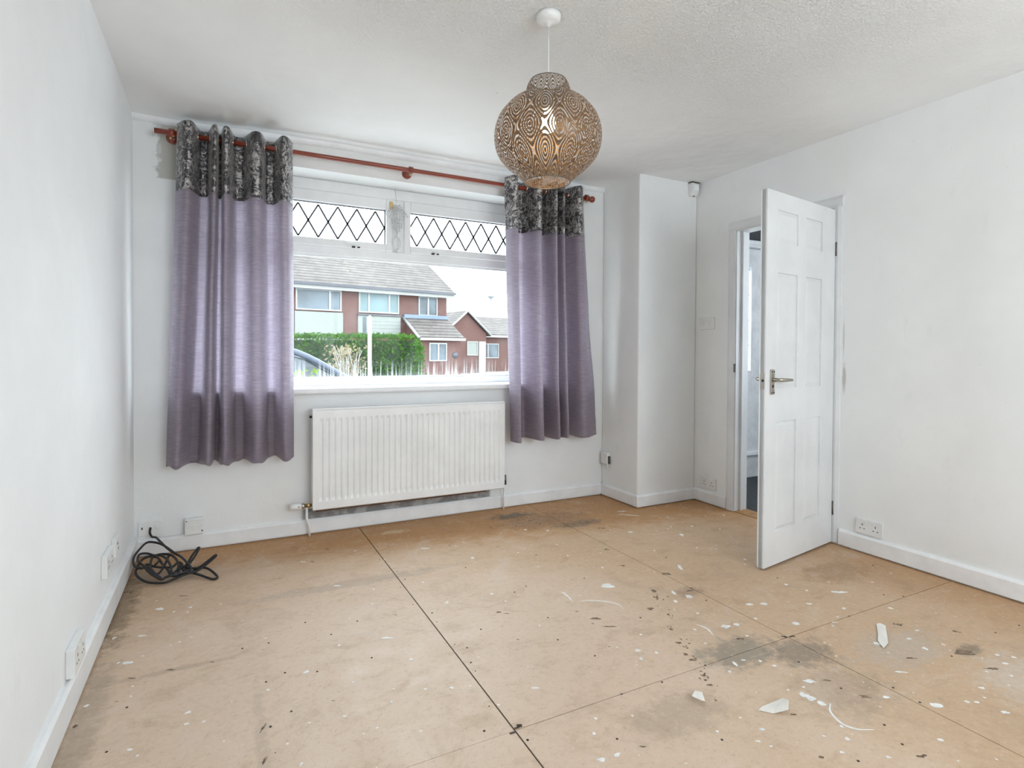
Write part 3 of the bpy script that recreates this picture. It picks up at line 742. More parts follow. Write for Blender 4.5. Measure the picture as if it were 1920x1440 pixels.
plate('aerial_outlet', 'white wall outlet with two round ports above the black cable coil', 'socket', (-0.352, B, 0.149), 0, 0.112, 0.080, 0.010, dark=[(0.002, 0.006, 0.0055), (0.034, 0.006, 0.0062)], holes=[(-0.037, 0.004, 0.006, 0.012)])
jb = empty('junction_box', (-0.143, B - 0.0, 0.093)); tag(jb, 'white plastic junction box on the skirting left of the radiator', 'junction box')
MB().box(-0.046, 0.046, -0.040, -0.002, 0.0, 0.092).build('body', 'plastic white', jb, bevel=0.005)
MB().box(-0.040, 0.040, -0.043, -0.040, 0.046, 0.086).build('lid', 'plastic white', jb, bevel=0.002)
MB().tube([(-0.045, -0.022, 0.010), (-0.08, -0.016, 0.004), (-0.14, -0.014, 0.003), (-0.20, -0.012, 0.012)], 0.0028, 6).build('wire', 'plastic white', jb)
MB().lathe([(0.004, 0), (0.004, 0.002)], 8, 'y', (0.040, -0.0425, 0.020)).build('screw', 'dark screw', jb)
MB().lathe([(0.003, 0), (0.003, 0.002)], 8, 'y', (-0.036, -0.0445, 0.080)).build('screw', 'dark screw', jb)

ps = empty('motion_sensor', (3.155, BY, 2.346)); tag(ps, 'small white motion sensor high in the corner near the ceiling', 'sensor')
MB().prism([(0, -0.048), (-0.020, -0.048), (-0.042, -0.020), (-0.044, 0.040), (-0.036, 0.048), (0, 0.048)], 'x', -0.034, 0.034).build('body', 'plastic white', ps, bevel=0.004)
MB().prism([(-0.0445, -0.016), (-0.049, -0.010), (-0.049, 0.030), (-0.0455, 0.036)], 'x', -0.025, 0.025).build('lens', 'upvc white', ps, bevel=0.002)
MB().box(-0.040, 0.040, -0.044, -0.002, 0.0482, 0.0515).build('bracket', 'hinge metal', ps)
MB().lathe([(0.005, -0.052), (0.005, -0.047)], 8, 'z', (0.0, -0.022, 0)).build('indicator', 'black', ps)

gv = empty('pipe_box', (BX, 3.545, 0.300)); tag(gv, 'tiny white fitting stuck to the side of the boxed-in corner', 'fitting')
MB().box(-0.030, 0, -0.040, 0.040, -0.045, 0.045).build('body', 'plastic white', gv, bevel=0.006)
MB().box(-0.022, -0.004, -0.047, -0.040, -0.040, 0.020).build('clip', 'hinge metal', gv)
MB().tube([(-0.014, -0.026, -0.044), (-0.014, -0.026, -0.075)], 0.008, 8).build('stub', 'plastic white', gv)

# ---- black cable coil in the corner
CABLE = [[[-0.321,3.472,0.11],[-0.291,3.416,0.096],[-0.252,3.359,0.081],[-0.207,3.305,0.068],[-0.173,3.242,0.052],[-0.151,3.189,0.039],[-0.176,3.171,0.034],[-0.224,3.16,0.032],[-0.262,3.152,0.03],[-0.286,3.138,0.026],[-0.317,3.169,0.034],[-0.35,3.215,0.045],[-0.378,3.268,0.059],[-0.405,3.308,0.069],[-0.417,3.351,0.079],[-0.408,3.381,0.087],[-0.374,3.376,0.086],[-0.338,3.349,0.079],[-0.312,3.355,0.08],[-0.274,3.345,0.078],[-0.242,3.315,0.07],[-0.218,3.254,0.055],[-0.217,3.202,0.042],[-0.238,3.17,0.034]],[[-0.24,3.342,0.077],[-0.26,3.376,0.085],[-0.314,3.448,0.103],[-0.365,3.48,0.112],[-0.392,3.477,0.111],[-0.414,3.433,0.1],[-0.433,3.376,0.085],[-0.435,3.33,0.074],[-0.425,3.288,0.063],[-0.403,3.259,0.056],[-0.38,3.256,0.055],[-0.364,3.283,0.062]],[[-0.396,3.282,0.053],[-0.413,3.267,0.049],[-0.412,3.236,0.041],[-0.392,3.193,0.031],[-0.356,3.153,0.021],[-0.317,3.132,0.016],[-0.269,3.124,0.013],[-0.229,3.139,0.017],[-0.192,3.159,0.022],[-0.153,3.173,0.026],[-0.127,3.191,0.03],[-0.1,3.199,0.032],[-0.073,3.185,0.029],[-0.045,3.148,0.019],[-0.024,3.103,0.008],[-0.041,3.086,0.004],[-0.071,3.108,0.01],[-0.109,3.141,0.018],[-0.153,3.173,0.026],[-0.184,3.195,0.031],[-0.214,3.249,0.045]],[[-0.195,3.21,0.035],[-0.171,3.262,0.048],[-0.153,3.319,0.063],[-0.127,3.379,0.078],[-0.121,3.372,0.076],[-0.142,3.302,0.058],[-0.163,3.247,0.045],[-0.184,3.194,0.031]],[[-0.179,3.219,0.045],[-0.151,3.196,0.039],[-0.114,3.194,0.039],[-0.074,3.235,0.049],[-0.038,3.277,0.06],[-0.034,3.267,0.057],[-0.073,3.215,0.044],[-0.107,3.178,0.035],[-0.136,3.158,0.03],[-0.172,3.159,0.03]],[[-0.291,3.152,0.027],[-0.316,3.19,0.037],[-0.34,3.235,0.048],[-0.35,3.283,0.06],[-0.348,3.335,0.073],[-0.326,3.356,0.078],[-0.294,3.333,0.073],[-0.266,3.285,0.061],[-0.249,3.228,0.046],[-0.242,3.175,0.033],[-0.221,3.156,0.028],[-0.208,3.203,0.04]],[[-0.364,3.256,0.053],[-0.371,3.287,0.06],[-0.354,3.278,0.058],[-0.329,3.258,0.053],[-0.289,3.24,0.049],[-0.243,3.233,0.047],[-0.218,3.266,0.055],[-0.196,3.233,0.047],[-0.21,3.192,0.037],[-0.218,3.163,0.029]],[[-0.346,3.355,0.074],[-0.32,3.335,0.069],[-0.292,3.273,0.053],[-0.268,3.228,0.042],[-0.244,3.17,0.028],[-0.215,3.161,0.025],[-0.177,3.188,0.032],[-0.162,3.216,0.039]],[[-0.268,3.342,0.074],[-0.279,3.278,0.057],[-0.291,3.223,0.044],[-0.31,3.191,0.036],[-0.337,3.211,0.041],[-0.355,3.261,0.053]],[[-0.409,3.282,0.059],[-0.395,3.331,0.071],[-0.371,3.351,0.076],[-0.338,3.348,0.075],[-0.312,3.314,0.066],[-0.327,3.272,0.056]]]
CR = 0.0058
m = MB()
for pts in CABLE + [[(-0.3836, 3.602, 0.154), (-0.3836, 3.575, 0.135), (-0.371, 3.555, 0.118), (-0.348, 3.53, 0.118), (-0.321, 3.472, 0.11)]]:
    sp = crom([(-0.03 + (x + 0.03) * 0.905, min(y, 3.602), max(CR + 0.0005, z)) for x, y, z in pts], 5)
    m.tube([(p.x, p.y, max(p.z, CR + 0.0005)) for p in sp], CR, 7)
co = m.build('cable_coil', 'cable black', recalc=False)
tag(co, 'tangled coil of black cable on the floor in the corner', 'cable')

# ---- crystal ornament hanging in front of the window mullion
su = empty('hanging_ornament', (1.058, FY - 0.035, 1.80)); tag(su, 'clear crystal bead ornament hanging in front of the window mullion', 'ornament')
m = MB().tube([(-0.012, 0.02, 0.425), (-0.012, 0.0, 0.40), (-0.006, 0, 0.33)], 0.0016, 6); m.build('hook', 'chrome', su)
m = MB()
for k in range(7):
    a = -0.62 + k * 0.205
    for j in range(7):
        r = 0.030 + j * 0.014
        m.sphere((math.sin(a) * r * 1.1 - 0.002, 0.006 * math.sin(k * 2 + j), 0.335 - math.cos(a) * r), 0.0058, 8, 5)
for k in range(5):
    for j in range(9 - abs(k - 2) * 2): m.sphere((-0.034 + k * 0.016, 0.004 * math.cos(j + k), 0.215 - j * 0.013), 0.0060, 8, 5)
m.build('bead_strand', 'crystal', su)
m = MB().tube([(0.024 * math.sin(k * math.pi / 9) - 0.004, 0, 0.055 + 0.045 * math.cos(k * math.pi / 9)) for k in range(18)], 0.0045, 6, closed=True)
m.lathe([(0.0005, -0.012), (0.006, -0.002), (0.0075, 0.006), (0.0005, 0.014)], 8, 'z', (-0.004, 0, 0.000)); m.build('drop', 'crystal', su)

# ---- marks and debris on the floor
SPL = [[2.152,1.706,0.0188,0.0156],[2.333,1.616,0.0148,0.015],[2.429,1.517,0.0089,0.0153],[2.617,1.428,0.0125,0.0184],[2.268,1.456,0.0121,0.0072],[2.428,1.801,0.0112,0.015],[2.58,1.63,0.0402,0.0194],[2.252,1.272,0.0125,0.022],[2.504,1.262,0.0103,0.0098],[2.402,1.238,0.0103,0.0089],[2.377,1.17,0.0089,0.0157],[2.074,1.369,0.0045,0.0086],[2.472,1.154,0.0045,0.0112],[2.127,1.119,0.0273,0.0098],[1.786,1.229,0.0201,0.0194],[1.696,1.19,0.0192,0.023],[1.699,1.165,0.0166,0.0239],[1.707,1.133,0.0134,0.0172],[1.926,1.059,0.0134,0.0125],[2.026,0.962,0.0215,0.0242],[2.134,0.926,0.0089,0.0121],[2.16,0.911,0.0094,0.0085],[2.178,0.845,0.0166,0.0139],[2.268,0.944,0.0125,0.0108],[2.526,0.98,0.0103,0.0117],[2.569,1.023,0.0098,0.0108],[2.604,0.988,0.0089,0.0108],[2.4,0.985,0.0067,0.0076],[2.447,0.933,0.0058,0.0095],[1.429,1.134,0.0098,0.0092],[1.377,1.102,0.0054,0.0071],[1.39,1.073,0.0058,0.005],[1.547,0.966,0.0098,0.0067],[1.644,0.896,0.0081,0.0081],[1.854,0.869,0.0103,0.0098],[1.566,1.032,0.0067,0.0064],[1.471,1.051,0.0036,0.0036],[1.647,1.0,0.0041,0.0045],[2.114,1.522,0.0143,0.0236],[2.021,1.288,0.0067,0.0064],[1.674,1.23,0.0058,0.0072],[1.735,1.217,0.0054,0.0078],[1.943,1.143,0.0032,0.0058],[1.655,1.035,0.0067,0.0103],[2.213,0.912,0.0054,0.0067],[1.905,0.756,0.0032,0.0058],[1.803,0.8,0.0036,0.0045],[2.261,2.769,0.017,0.0234],[1.644,2.174,0.0326,0.0342],[1.477,1.738,0.0067,0.0092],[1.362,1.6,0.0081,0.0135],[1.389,1.65,0.0179,0.0142],[1.439,1.605,0.0067,0.0114],[1.332,1.705,0.0067,0.0071],[0.926,1.618,0.0143,0.0089],[0.969,1.345,0.0067,0.01],[0.927,1.248,0.0161,0.0108],[1.833,1.635,0.0246,0.0227],[1.886,1.627,0.0157,0.0163],[1.816,1.771,0.0067,0.0113],[1.7,1.672,0.0072,0.0099],[1.655,1.575,0.0058,0.0071],[1.815,1.903,0.0089,0.0163],[1.872,1.976,0.0089,0.0332],[2.122,2.192,0.0103,0.0559],[1.906,1.913,0.0179,0.0262],[2.0,1.626,0.0098,0.0106],[2.149,1.708,0.017,0.017],[2.088,1.73,0.0179,0.0164],[1.643,1.42,0.0067,0.0305],[1.689,1.425,0.0098,0.0085],[1.74,1.393,0.0067,0.0114],[1.76,1.348,0.0072,0.0094],[1.585,1.395,0.0067,0.0114],[1.302,1.189,0.0058,0.0071],[1.429,1.134,0.0098,0.0078],[1.373,1.105,0.0081,0.005],[1.39,1.073,0.0054,0.005],[1.124,1.132,0.0045,0.0042],[1.414,1.201,0.0058,0.0057],[1.123,1.358,0.0045,0.005],[1.695,3.098,0.0121,0.0197],[1.813,3.023,0.0121,0.0197],[1.757,2.373,0.0058,0.0158],[2.171,2.446,0.0067,0.0156],[2.508,2.585,0.0143,0.0389],[2.695,2.684,0.0098,0.0212],[2.566,2.739,0.0058,0.0163],[2.422,2.374,0.0067,0.017],[2.499,3.156,0.0402,0.0192],[1.688,2.598,0.0067,0.0122],[3.078,2.773,0.0094,0.0198],[2.522,2.124,0.0089,0.0184],[0.331,1.755,0.0067,0.0061],[0.408,1.657,0.0058,0.0061],[0.231,1.771,0.0054,0.006],[0.393,2.191,0.0054,0.0073],[0.609,1.972,0.0081,0.0085],[0.478,1.76,0.0054,0.0073],[0.598,1.777,0.0054,0.0076],[0.39,1.924,0.0045,0.0063],[0.503,1.825,0.0036,0.0045],[0.573,2.162,0.0268,0.0082],[0.887,2.348,0.0089,0.0104],[1.206,2.799,0.0103,0.0175],[0.483,2.754,0.0233,0.0102],[0.379,3.147,0.0148,0.011],[1.02,3.057,0.0322,0.0136],[0.162,1.703,0.0054,0.0061],[0.188,1.603,0.0036,0.011],[0.778,1.593,0.0058,0.0058],[-0.301,2.403,0.0179,0.0161],[-0.334,2.42,0.0045,0.0112],[-0.384,2.171,0.0098,0.0122],[-0.098,1.931,0.0076,0.009],[-0.126,2.805,0.0076,0.013],[-0.244,2.847,0.0188,0.0181],[-0.135,2.761,0.0045,0.0091],[-0.188,2.788,0.0058,0.0091],[-0.284,2.609,0.0192,0.011],[-0.263,2.436,0.0067,0.008],[-0.149,2.49,0.0045,0.007],[-0.178,2.478,0.0045,0.007],[-0.11,2.513,0.0058,0.007],[0.147,2.375,0.0041,0.0091],[-0.212,1.839,0.0045,0.0071],[-0.232,1.877,0.0089,0.0081],[0.001,1.797,0.0036,0.005],[0.133,2.005,0.0067,0.0091],[0.024,1.992,0.0022,0.005],[-0.376,2.637,0.0076,0.0151],[-0.264,2.947,0.0058,0.0091],[-0.01,2.784,0.0045,0.009]]
NAIL = [[0.795,2.683],[0.797,2.286],[0.821,1.956],[0.794,1.856],[0.495,2.354],[0.483,2.048],[0.301,2.438],[0.38,2.289],[0.188,1.853],[0.686,1.501],[0.782,1.409],[0.191,2.087],[0.292,2.044],[0.125,1.806],[1.164,3.039],[1.119,2.69],[1.209,2.313],[1.289,2.346],[0.926,2.062],[1.537,2.686],[1.592,2.3],[1.569,1.851],[1.16,1.852],[1.219,2.026],[1.947,1.848],[1.982,1.976],[1.163,1.461],[1.538,1.462],[1.328,1.453],[0.782,1.409],[1.286,1.156],[1.016,1.296],[2.248,3.49],[1.221,1.692],[2.156,2.337],[3.062,1.761],[2.461,1.876],[2.734,1.521],[2.798,1.47],[2.378,1.462],[2.011,1.455],[1.97,1.476],[1.86,1.325],[2.002,1.079],[1.995,0.994],[1.777,0.981],[1.735,0.908],[1.555,0.925],[1.841,1.156],[2.406,1.095],[2.931,1.095],[2.768,1.109],[2.478,1.336],[2.489,1.316],[-0.269,2.105],[-0.29,1.896],[0.064,2.33],[0.155,2.329],[0.129,2.058],[0.125,1.804]]
DIRT = [[1.405,1.849,0.0358,0.01],[1.395,1.929,0.0201,0.015],[1.363,2.019,0.0098,0.0094],[1.939,2.585,0.0166,0.035],[1.662,1.9,0.0166,0.0213],[1.997,2.163,0.0291,0.0233],[1.806,2.033,0.0139,0.0333],[1.761,1.963,0.0089,0.0311],[1.618,1.716,0.0112,0.0163],[1.566,1.624,0.0148,0.0149],[1.529,1.55,0.0103,0.0163],[1.525,1.508,0.0148,0.0106],[1.488,1.417,0.0103,0.0149],[1.463,1.367,0.0081,0.0113],[1.414,1.297,0.0098,0.0106],[1.359,1.9,0.0058,0.0078],[1.309,1.721,0.0067,0.0058],[1.064,1.236,0.0112,0.0071],[1.807,1.536,0.0237,0.0128],[1.022,1.924,0.0067,0.0076],[1.953,1.959,0.0224,0.0177],[1.872,2.345,0.021,0.0142],[2.144,3.047,0.038,0.0294],[2.15,2.908,0.0376,0.02],[2.636,1.184,0.0192,0.0197],[2.475,1.086,0.0438,0.0349],[2.491,1.324,0.0201,0.0125],[1.867,1.092,0.0192,0.0148],[1.842,1.207,0.0134,0.0081],[2.257,1.155,0.0215,0.0081],[2.44,0.985,0.0313,0.0098],[1.476,0.981,0.0112,0.0086],[1.735,0.855,0.0161,0.0134],[1.576,1.137,0.0125,0.005],[-0.037,2.278,0.0089,0.007],[-0.164,2.285,0.0246,0.0081],[-0.281,2.286,0.017,0.0081],[-0.303,2.156,0.0085,0.005],[-0.164,2.952,0.0268,0.012],[-0.367,2.996,0.0268,0.0191],[-0.389,3.112,0.0237,0.0393],[0.104,1.809,0.0054,0.04],[0.101,1.664,0.0058,0.0251],[-0.392,2.069,0.0089,0.0173],[1.051,2.165,0.0125,0.0143],[1.079,2.139,0.017,0.0089],[0.653,2.338,0.0067,0.0073],[0.314,1.849,0.0081,0.0041],[0.129,1.68,0.0058,0.004],[0.42,3.126,0.0148,0.0151],[0.245,2.967,0.0098,0.0071],[0.368,3.398,0.0215,0.01],[0.519,3.288,0.0166,0.01]]
STROKE = [[[1.731,1.121],[1.69,1.093],[1.668,1.043],[1.684,1.006],[1.728,0.981]],[[1.406,2.22],[1.408,2.173],[1.399,2.11]],[[1.426,2.097],[1.47,2.085],[1.527,2.046],[1.563,1.996],[1.557,1.947]],[[1.736,1.702],[1.75,1.659],[1.732,1.607]]]
def splat(m, x, y, rx, ry, z=0.0007, seg=11, wob=0.35, rot=0.0):
    ph = random.random() * 50; vs = [(x, y, z)]
    ca, sa = math.cos(rot), math.sin(rot)
    for k in range(seg):
        a = k * 2 * math.pi / seg; q = 1 + wob * 2 * mnoise.noise(Vector((math.cos(a) * 1.7 + ph, math.sin(a) * 1.7, ph)))
        u, w = rx * q * math.cos(a), ry * q * math.sin(a); vs.append((x + u * ca - w * sa, y + u * sa + w * ca, z * 0.85))
    m.add(vs, [(0, 1 + k, 1 + (k + 1) % seg) for k in range(seg)])
VR = -YAW                                      # splats were measured across and along the view
m = MB()
for x, y, rx, ry in SPL: splat(m, x, y, rx * 0.85, ry * 0.62, rot=VR)
for k in range(330):
    x = random.uniform(-0.35, 3.15); y = random.uniform(0.5, 3.5)
    if random.random() > 0.25 + 0.30 * max(0, x): continue
    s = random.choice((0.002, 0.0025, 0.003, 0.004, 0.006)); splat(m, x, y, s * random.uniform(0.7, 1.8), s, rot=random.random() * 3, seg=7)
for st in STROKE:
    c = crom([(a, b, 0) for a, b in st], 7)
    vs, fs = [], []
    for i, p in enumerate(c):
        d = (c[min(i + 1, len(c) - 1)] - c[max(i - 1, 0)]).normalized(); n = Vector((-d.y, d.x, 0)) * (0.0035 * math.sin(math.pi * (i + 0.6) / (len(c) + 0.2)) + 0.0008)
        vs += [(p.x + n.x, p.y + n.y, 0.0006), (p.x - n.x, p.y - n.y, 0.0006)]
    m.add(vs, [(2 * i, 2 * i + 2, 2 * i + 3, 2 * i + 1) for i in range(len(c) - 1)])
o = m.build('paint_splash', 'paint splat', fl); o['kind'] = 'stuff'
m = MB()
for x, y in NAIL: m.lathe([(0.0040, 0.0), (0.0036, 0.0012), (0.0005, 0.0014)], 8, 'z', (x, y, 0))
for k in range(9): m.lathe([(0.003, 0.0), (0.0005, 0.0012)], 7, 'z', (0.768 + random.choice((-0.02, 0.02)), 1.6 + k * 0.2, 0))
o = m.build('nail_head', 'nail head', fl); o['kind'] = 'stuff'
m = MB()
for x, y, rx, ry in DIRT: splat(m, x, y, rx * 0.8, ry * 0.5, 0.0005, 11, 0.6, VR)
for k in range(42):                            # crumbs trailing across the boards towards the seam
    t = random.random(); x = 1.84 + (1.46 - 1.84) * t + random.gauss(0, 0.014); y = 2.08 + (1.36 - 2.08) * t + random.gauss(0, 0.014)
    splat(m, x, y, random.uniform(0.003, 0.008), random.uniform(0.002, 0.005), 0.0006, 6, 0.5, random.random() * 3)
for k in range(70):
    x = random.gauss(1.85, 0.22); y = 3.42 - abs(random.gauss(0, 0.14)) - 0.2 * max(0, x - 1.8)
    if y > 3.57: continue
    splat(m, x, y, random.uniform(0.003, 0.012), random.uniform(0.002, 0.006), 0.0006, 6, 0.5, random.random() * 3)
o = m.build('dirt_mark', 'dirt', fl); o['kind'] = 'stuff'
m = MB()
m.tube([(0.782, 1.476, 0.001), (0.796, 1.470, 0.001)], 0.005, 6); m.box(0.748, 0.768, 1.452, 1.458, 0, 0.0015); m.box(0.770, 0.786, 1.466, 1.472, 0, 0.0015); m.box(1.972, 1.982, 1.462, 1.474, 0, 0.0015); m.box(1.992, 2.012, 1.456, 1.462, 0, 0.0015)
o = m.build('seam_filler', 'nail head', fl); o['kind'] = 'stuff'

def flake(label, pts, curl, loc, rz):
    """a curled scrap of old paint or paper: outline triangulated as a fan strip and bent upwards"""
    m = MB(); vs = []; n = len(pts)
    for x, y in pts: vs.append((x, y, 0.0012 + curl(x, y)))
    cx = sum(p[0] for p in pts) / n; cy_ = sum(p[1] for p in pts) / n; vs.append((cx, cy_, 0.0012 + curl(cx, cy_)))
    top = [(v[0], v[1], v[2] + 0.0012) for v in vs]
    fs = [(n, k, (k + 1) % n) for k in range(n)]
    m.add(vs + top, [f[::-1] for f in fs] + [tuple(i + n + 1 for i in f) for f in fs] + [(k, (k + 1) % n, (k + 1) % n + n + 1, k + n + 1) for k in range(n)])
    o = m.build('paint_flake', 'paper flake'); o.location = loc; o.rotation_euler = (0, 0, rz)
    tag(o, label, 'paint flake', 'flakes lying on the floor'); return o
flake('long thin white flake on the boards near the right wall', [(-0.115, 0.004), (-0.06, -0.016), (0.02, -0.019), (0.10, -0.022), (0.115, -0.004), (0.10, 0.010), (0.0, 0.012), (-0.06, 0.018)], lambda x, y: 0.002 + 0.02 * x * x, (2.327, 1.300, 0), 0.60)
flake('curled cream paper scrap in the foreground, larger of two', [(-0.05, -0.005), (-0.01, -0.022), (0.035, -0.026), (0.05, 0.0), (0.042, 0.022), (0.0, 0.026), (-0.03, 0.012)], lambda x, y: 0.0 + 9.0 * max(0, x + 0.005) ** 2, (1.540, 1.183, 0), -0.45)
flake('small crumpled white scrap in the foreground, smaller of two', [(-0.022, -0.014), (0.004, -0.020), (0.022, -0.006), (0.018, 0.016), (-0.004, 0.020), (-0.020, 0.010)], lambda x, y: 0.004 + 30.0 * (x * x) + 0.3 * max(0, y), (1.360, 1.320, 0), 0.5)
flake('white sliver of paint on the floor below the boxed-in corner', [(-0.07, -0.004), (0.0, -0.008), (0.07, -0.002), (0.06, 0.006), (-0.02, 0.007)], lambda x, y: 0.0, (2.49, 3.055, 0), -0.75)

# ================================================================ OUTSIDE
def ext_mats():
    t = NT('far brick'); p = t.obj()
    b = t.n('TexBrick', {'Vector': t.n('Mapping', {'Vector': p, 'Rotation': (math.pi / 2, 0, 0)}).outputs[0], 'Color1': (0.085, 0.027, 0.02, 1), 'Color2': (0.06, 0.020, 0.016, 1), 'Mortar': (0.09, 0.066, 0.055, 1), 'Scale': 1.0, 'Mortar Size': 0.006, 'Brick Width': 0.225, 'Row Height': 0.075}).outputs[0]
    t.principled(t.mix(t.mr(t.noise(1.5, 4, 0.6, p)[0], 0.3, 0.7), b, (0.075, 0.033, 0.027)), 0.85); MAT['brick'] = t.m
    t = NT('roof tiles'); p = t.obj(); x, y, z = t.sep(p)
    row = t.math('FRACT', t.math('MULTIPLY', z, 1 / 0.16))
    colm = t.math('FRACT', t.math('ADD', t.math('MULTIPLY', x, 1 / 0.33), t.math('MULTIPLY', t.math('FLOOR', t.math('MULTIPLY', z, 1 / 0.16)), 0.5)))
    e = t.math('MAXIMUM', t.mr(row, 0.05, 0.55, 1, 0), t.math('MULTIPLY', t.mr(colm, 0.0, 0.10, 1, 0), 0.6))
    n = t.noise(2.2, 4, 0.6, p)[0]
    c = t.mix(t.mr(n, 0.3, 0.7), (0.060, 0.047, 0.041), (0.095, 0.078, 0.070))
    t.principled(t.mix(t.math('MULTIPLY', e, 0.85), c, (0.008, 0.007, 0.007)), 0.8, 0, t.bump(row, 0.6, 0.03)); MAT['tiles'] = t.m
ext_mats()
plain('cream panel', (0.14, 0.15, 0.135), 0.6, var=0.04)
plain('fascia', (0.21, 0.21, 0.205), 0.5)
plain('gutter', (0.035, 0.035, 0.045), 0.4)
plain('pale frame', (0.22, 0.22, 0.22), 0.4)
plain('far glass', (0.055, 0.07, 0.085), 0.4, var=0.3, scale=0.9)
plain('aqua glass', (0.075, 0.115, 0.125), 0.4, var=0.15, scale=0.9)
plain('flashing', (0.08, 0.11, 0.17), 0.5)
plain('render', (0.30, 0.25, 0.23), 0.85, var=0.2, scale=1.5)
plain('concrete paving', (0.42, 0.41, 0.39), 0.9, var=0.15, scale=3)
plain('lamp steel', (0.16, 0.17, 0.19), 0.5, 0.3)
plain('post white', (0.26, 0.25, 0.235), 0.6)
plain('bark', (0.16, 0.11, 0.07), 0.9)
plain('car paint', (0.05, 0.06, 0.085), 0.3, 0.4)
plain('dark growth', (0.012, 0.025, 0.009), 0.9)
plain('tyre', (0.02, 0.02, 0.02), 0.8)
def leaf_mat(name, c1, c2):
    t = NT(name); p = t.obj(); n = t.noise(3.0, 4, 0.7, p)[0]; n2 = t.noise(30, 2, 0.6, p)[0]
    c = t.mix(t.mr(t.math('ADD', n, t.math('MULTIPLY', n2, 0.5)), 0.5, 1.0), c1, c2)
    d = t.n('BsdfDiffuse', {0: c}).outputs[0]; tr = t.n('BsdfTranslucent', {0: c}).outputs[0]
    t.surface(t.n('MixShader', {0: 0.3, 1: d, 2: tr}).outputs[0]); MAT[name] = t.m
leaf_mat('hedge leaf', (0.018, 0.055, 0.012), (0.07, 0.14, 0.026))
leaf_mat('dry leaf', (0.14, 0.105, 0.06), (0.24, 0.20, 0.13))
leaf_mat('tree leaf', (0.05, 0.085, 0.035), (0.11, 0.15, 0.07))
leaf_mat('shrub leaf', (0.08, 0.13, 0.025), (0.19, 0.24, 0.07))

struct(MB().box(-60, 90, 3.95, 140, GROUND - 0.2, GROUND).build('ground', 'concrete paving'))

def leaves(name, mat, parent, n, sampler, size, seed):
    rnd = random.Random(seed); m = MB()
    for k in range(n):
        p = Vector(sampler(rnd)); s = size * rnd.uniform(0.6, 1.3)
        a = Vector((rnd.gauss(0, 1), rnd.gauss(0, 1), rnd.gauss(0, 1))).normalized(); b = a.orthogonal().normalized(); c = a.cross(b)
        r = rnd.random() * 6.28; u = b * math.cos(r) + c * math.sin(r); v = a.cross(u)
        m.add([p - u * s, p - v * s * 0.45, p + u * s, p + v * s * 0.45], [(0, 1, 2, 3)])
    o = m.build(name, mat, parent, recalc=False); o['kind'] = 'stuff'; return o

# ---- house opposite: local x along its front (0 at the right-hand gable), y away from us
K = 1.2
ho = empty('house', (10.877, 28.141, 0), math.atan2(0.169943, 0.985454)); tag(ho, 'red brick house with long tiled roof across the street', 'house')
def zz(z): return 1.123 + (z - 1.123) * K
def S(s): return s * K
LEFT = -16.0; EV = zz(3.60)
m = MB().box(LEFT, S(-0.14), 0.3, 6.8, GROUND, EV); m.prism([(0.3, EV - .02), (6.5, EV - .02), (3.4, 6.15)], 'x', LEFT, S(-0.14)); m.build('wall', 'brick', ho)
sl = Vector((0, 3.55, 6.30 - EV)); rp = MB()
for sgn in (1, -1):
    y0e, y1e = (-0.15, 3.4) if sgn > 0 else (6.95, 3.4)
    rp.add([(LEFT - .3, y0e, EV), (0.1, y0e, EV), (0.1, y1e, 6.30), (LEFT - .3, y1e, 6.30), (LEFT - .3, y0e, EV + .1), (0.1, y0e, EV + .1), (0.1, y1e, 6.40), (LEFT - .3, y1e, 6.40)],
           [(0, 1, 2, 3), (4, 5, 6, 7), (0, 1, 5, 4), (1, 2, 6, 5), (0, 3, 7, 4)])
rf = rp.build('roof', 'tiles', ho)
MB().tube([(LEFT - .3, 3.4, 6.38), (0.1, 3.4, 6.38)], 0.10, 8).build('ridge', 'tiles', rf)
MB().box(LEFT - .2, 0.06, -0.10, -0.04, EV - 0.18, EV + 0.0).build('fascia', 'fascia', ho)
MB().box(LEFT - .2, 0.10, -0.24, -0.10, EV - 0.02, EV + 0.10).build('gutter', 'gutter', ho)
def house_window(par, a, b, z0, z1, bars, glass, yf, mats='pale frame'):
    m = MB(); t = 0.06; m.box(a, a + t, yf - 0.05, yf + 0.02, z0, z1); m.box(b - t, b, yf - 0.05, yf + 0.02, z0, z1); m.box(a + t, b - t, yf - 0.05, yf + 0.02, z0, z0 + t); m.box(a + t, b - t, yf - 0.05, yf + 0.02, z1 - t, z1)
    for x in bars: m.box(x - t * 0.7, x + t * 0.7, yf - 0.05, yf + 0.02, z0 + t, z1 - t)
    w = m.build('window', mats, par)
    xs = [a + t] + list(bars) + [b - t]
    for k in range(len(xs) - 1): MB().box(xs[k] + 0.04 * (k > 0), xs[k + 1] - 0.04 * (k < len(xs) - 2), yf - 0.012, yf + 0.01, z0 + t, z1 - t).build('pane', glass, w)
    return w
YF = 0.28
house_window(ho, S(-6.68), S(-4.93), zz(2.66), zz(3.47), [S(-5.39)], 'far glass', YF)
house_window(ho, S(-4.22), S(-2.47), zz(2.66), zz(3.50), [S(-3.80), S(-2.91)], 'aqua glass', YF)
house_window(ho, S(-1.55), S(-0.63), zz(2.64), zz(3.48), [S(-1.09)], 'far glass', YF)
house_window(ho, S(-9.6), S(-7.7), zz(2.66), zz(3.47), [S(-8.2)], 'far glass', YF)
MB().box(S(-6.72), S(-4.88), YF - 0.08, YF + 0.03, GROUND, zz(2.60)).build('cladding', 'cream panel', ho)
cl = MB().box(S(-4.26), S(-2.41), YF - 0.08, YF + 0.03, zz(1.77), zz(2.53)).build('cladding', 'cream panel', ho)
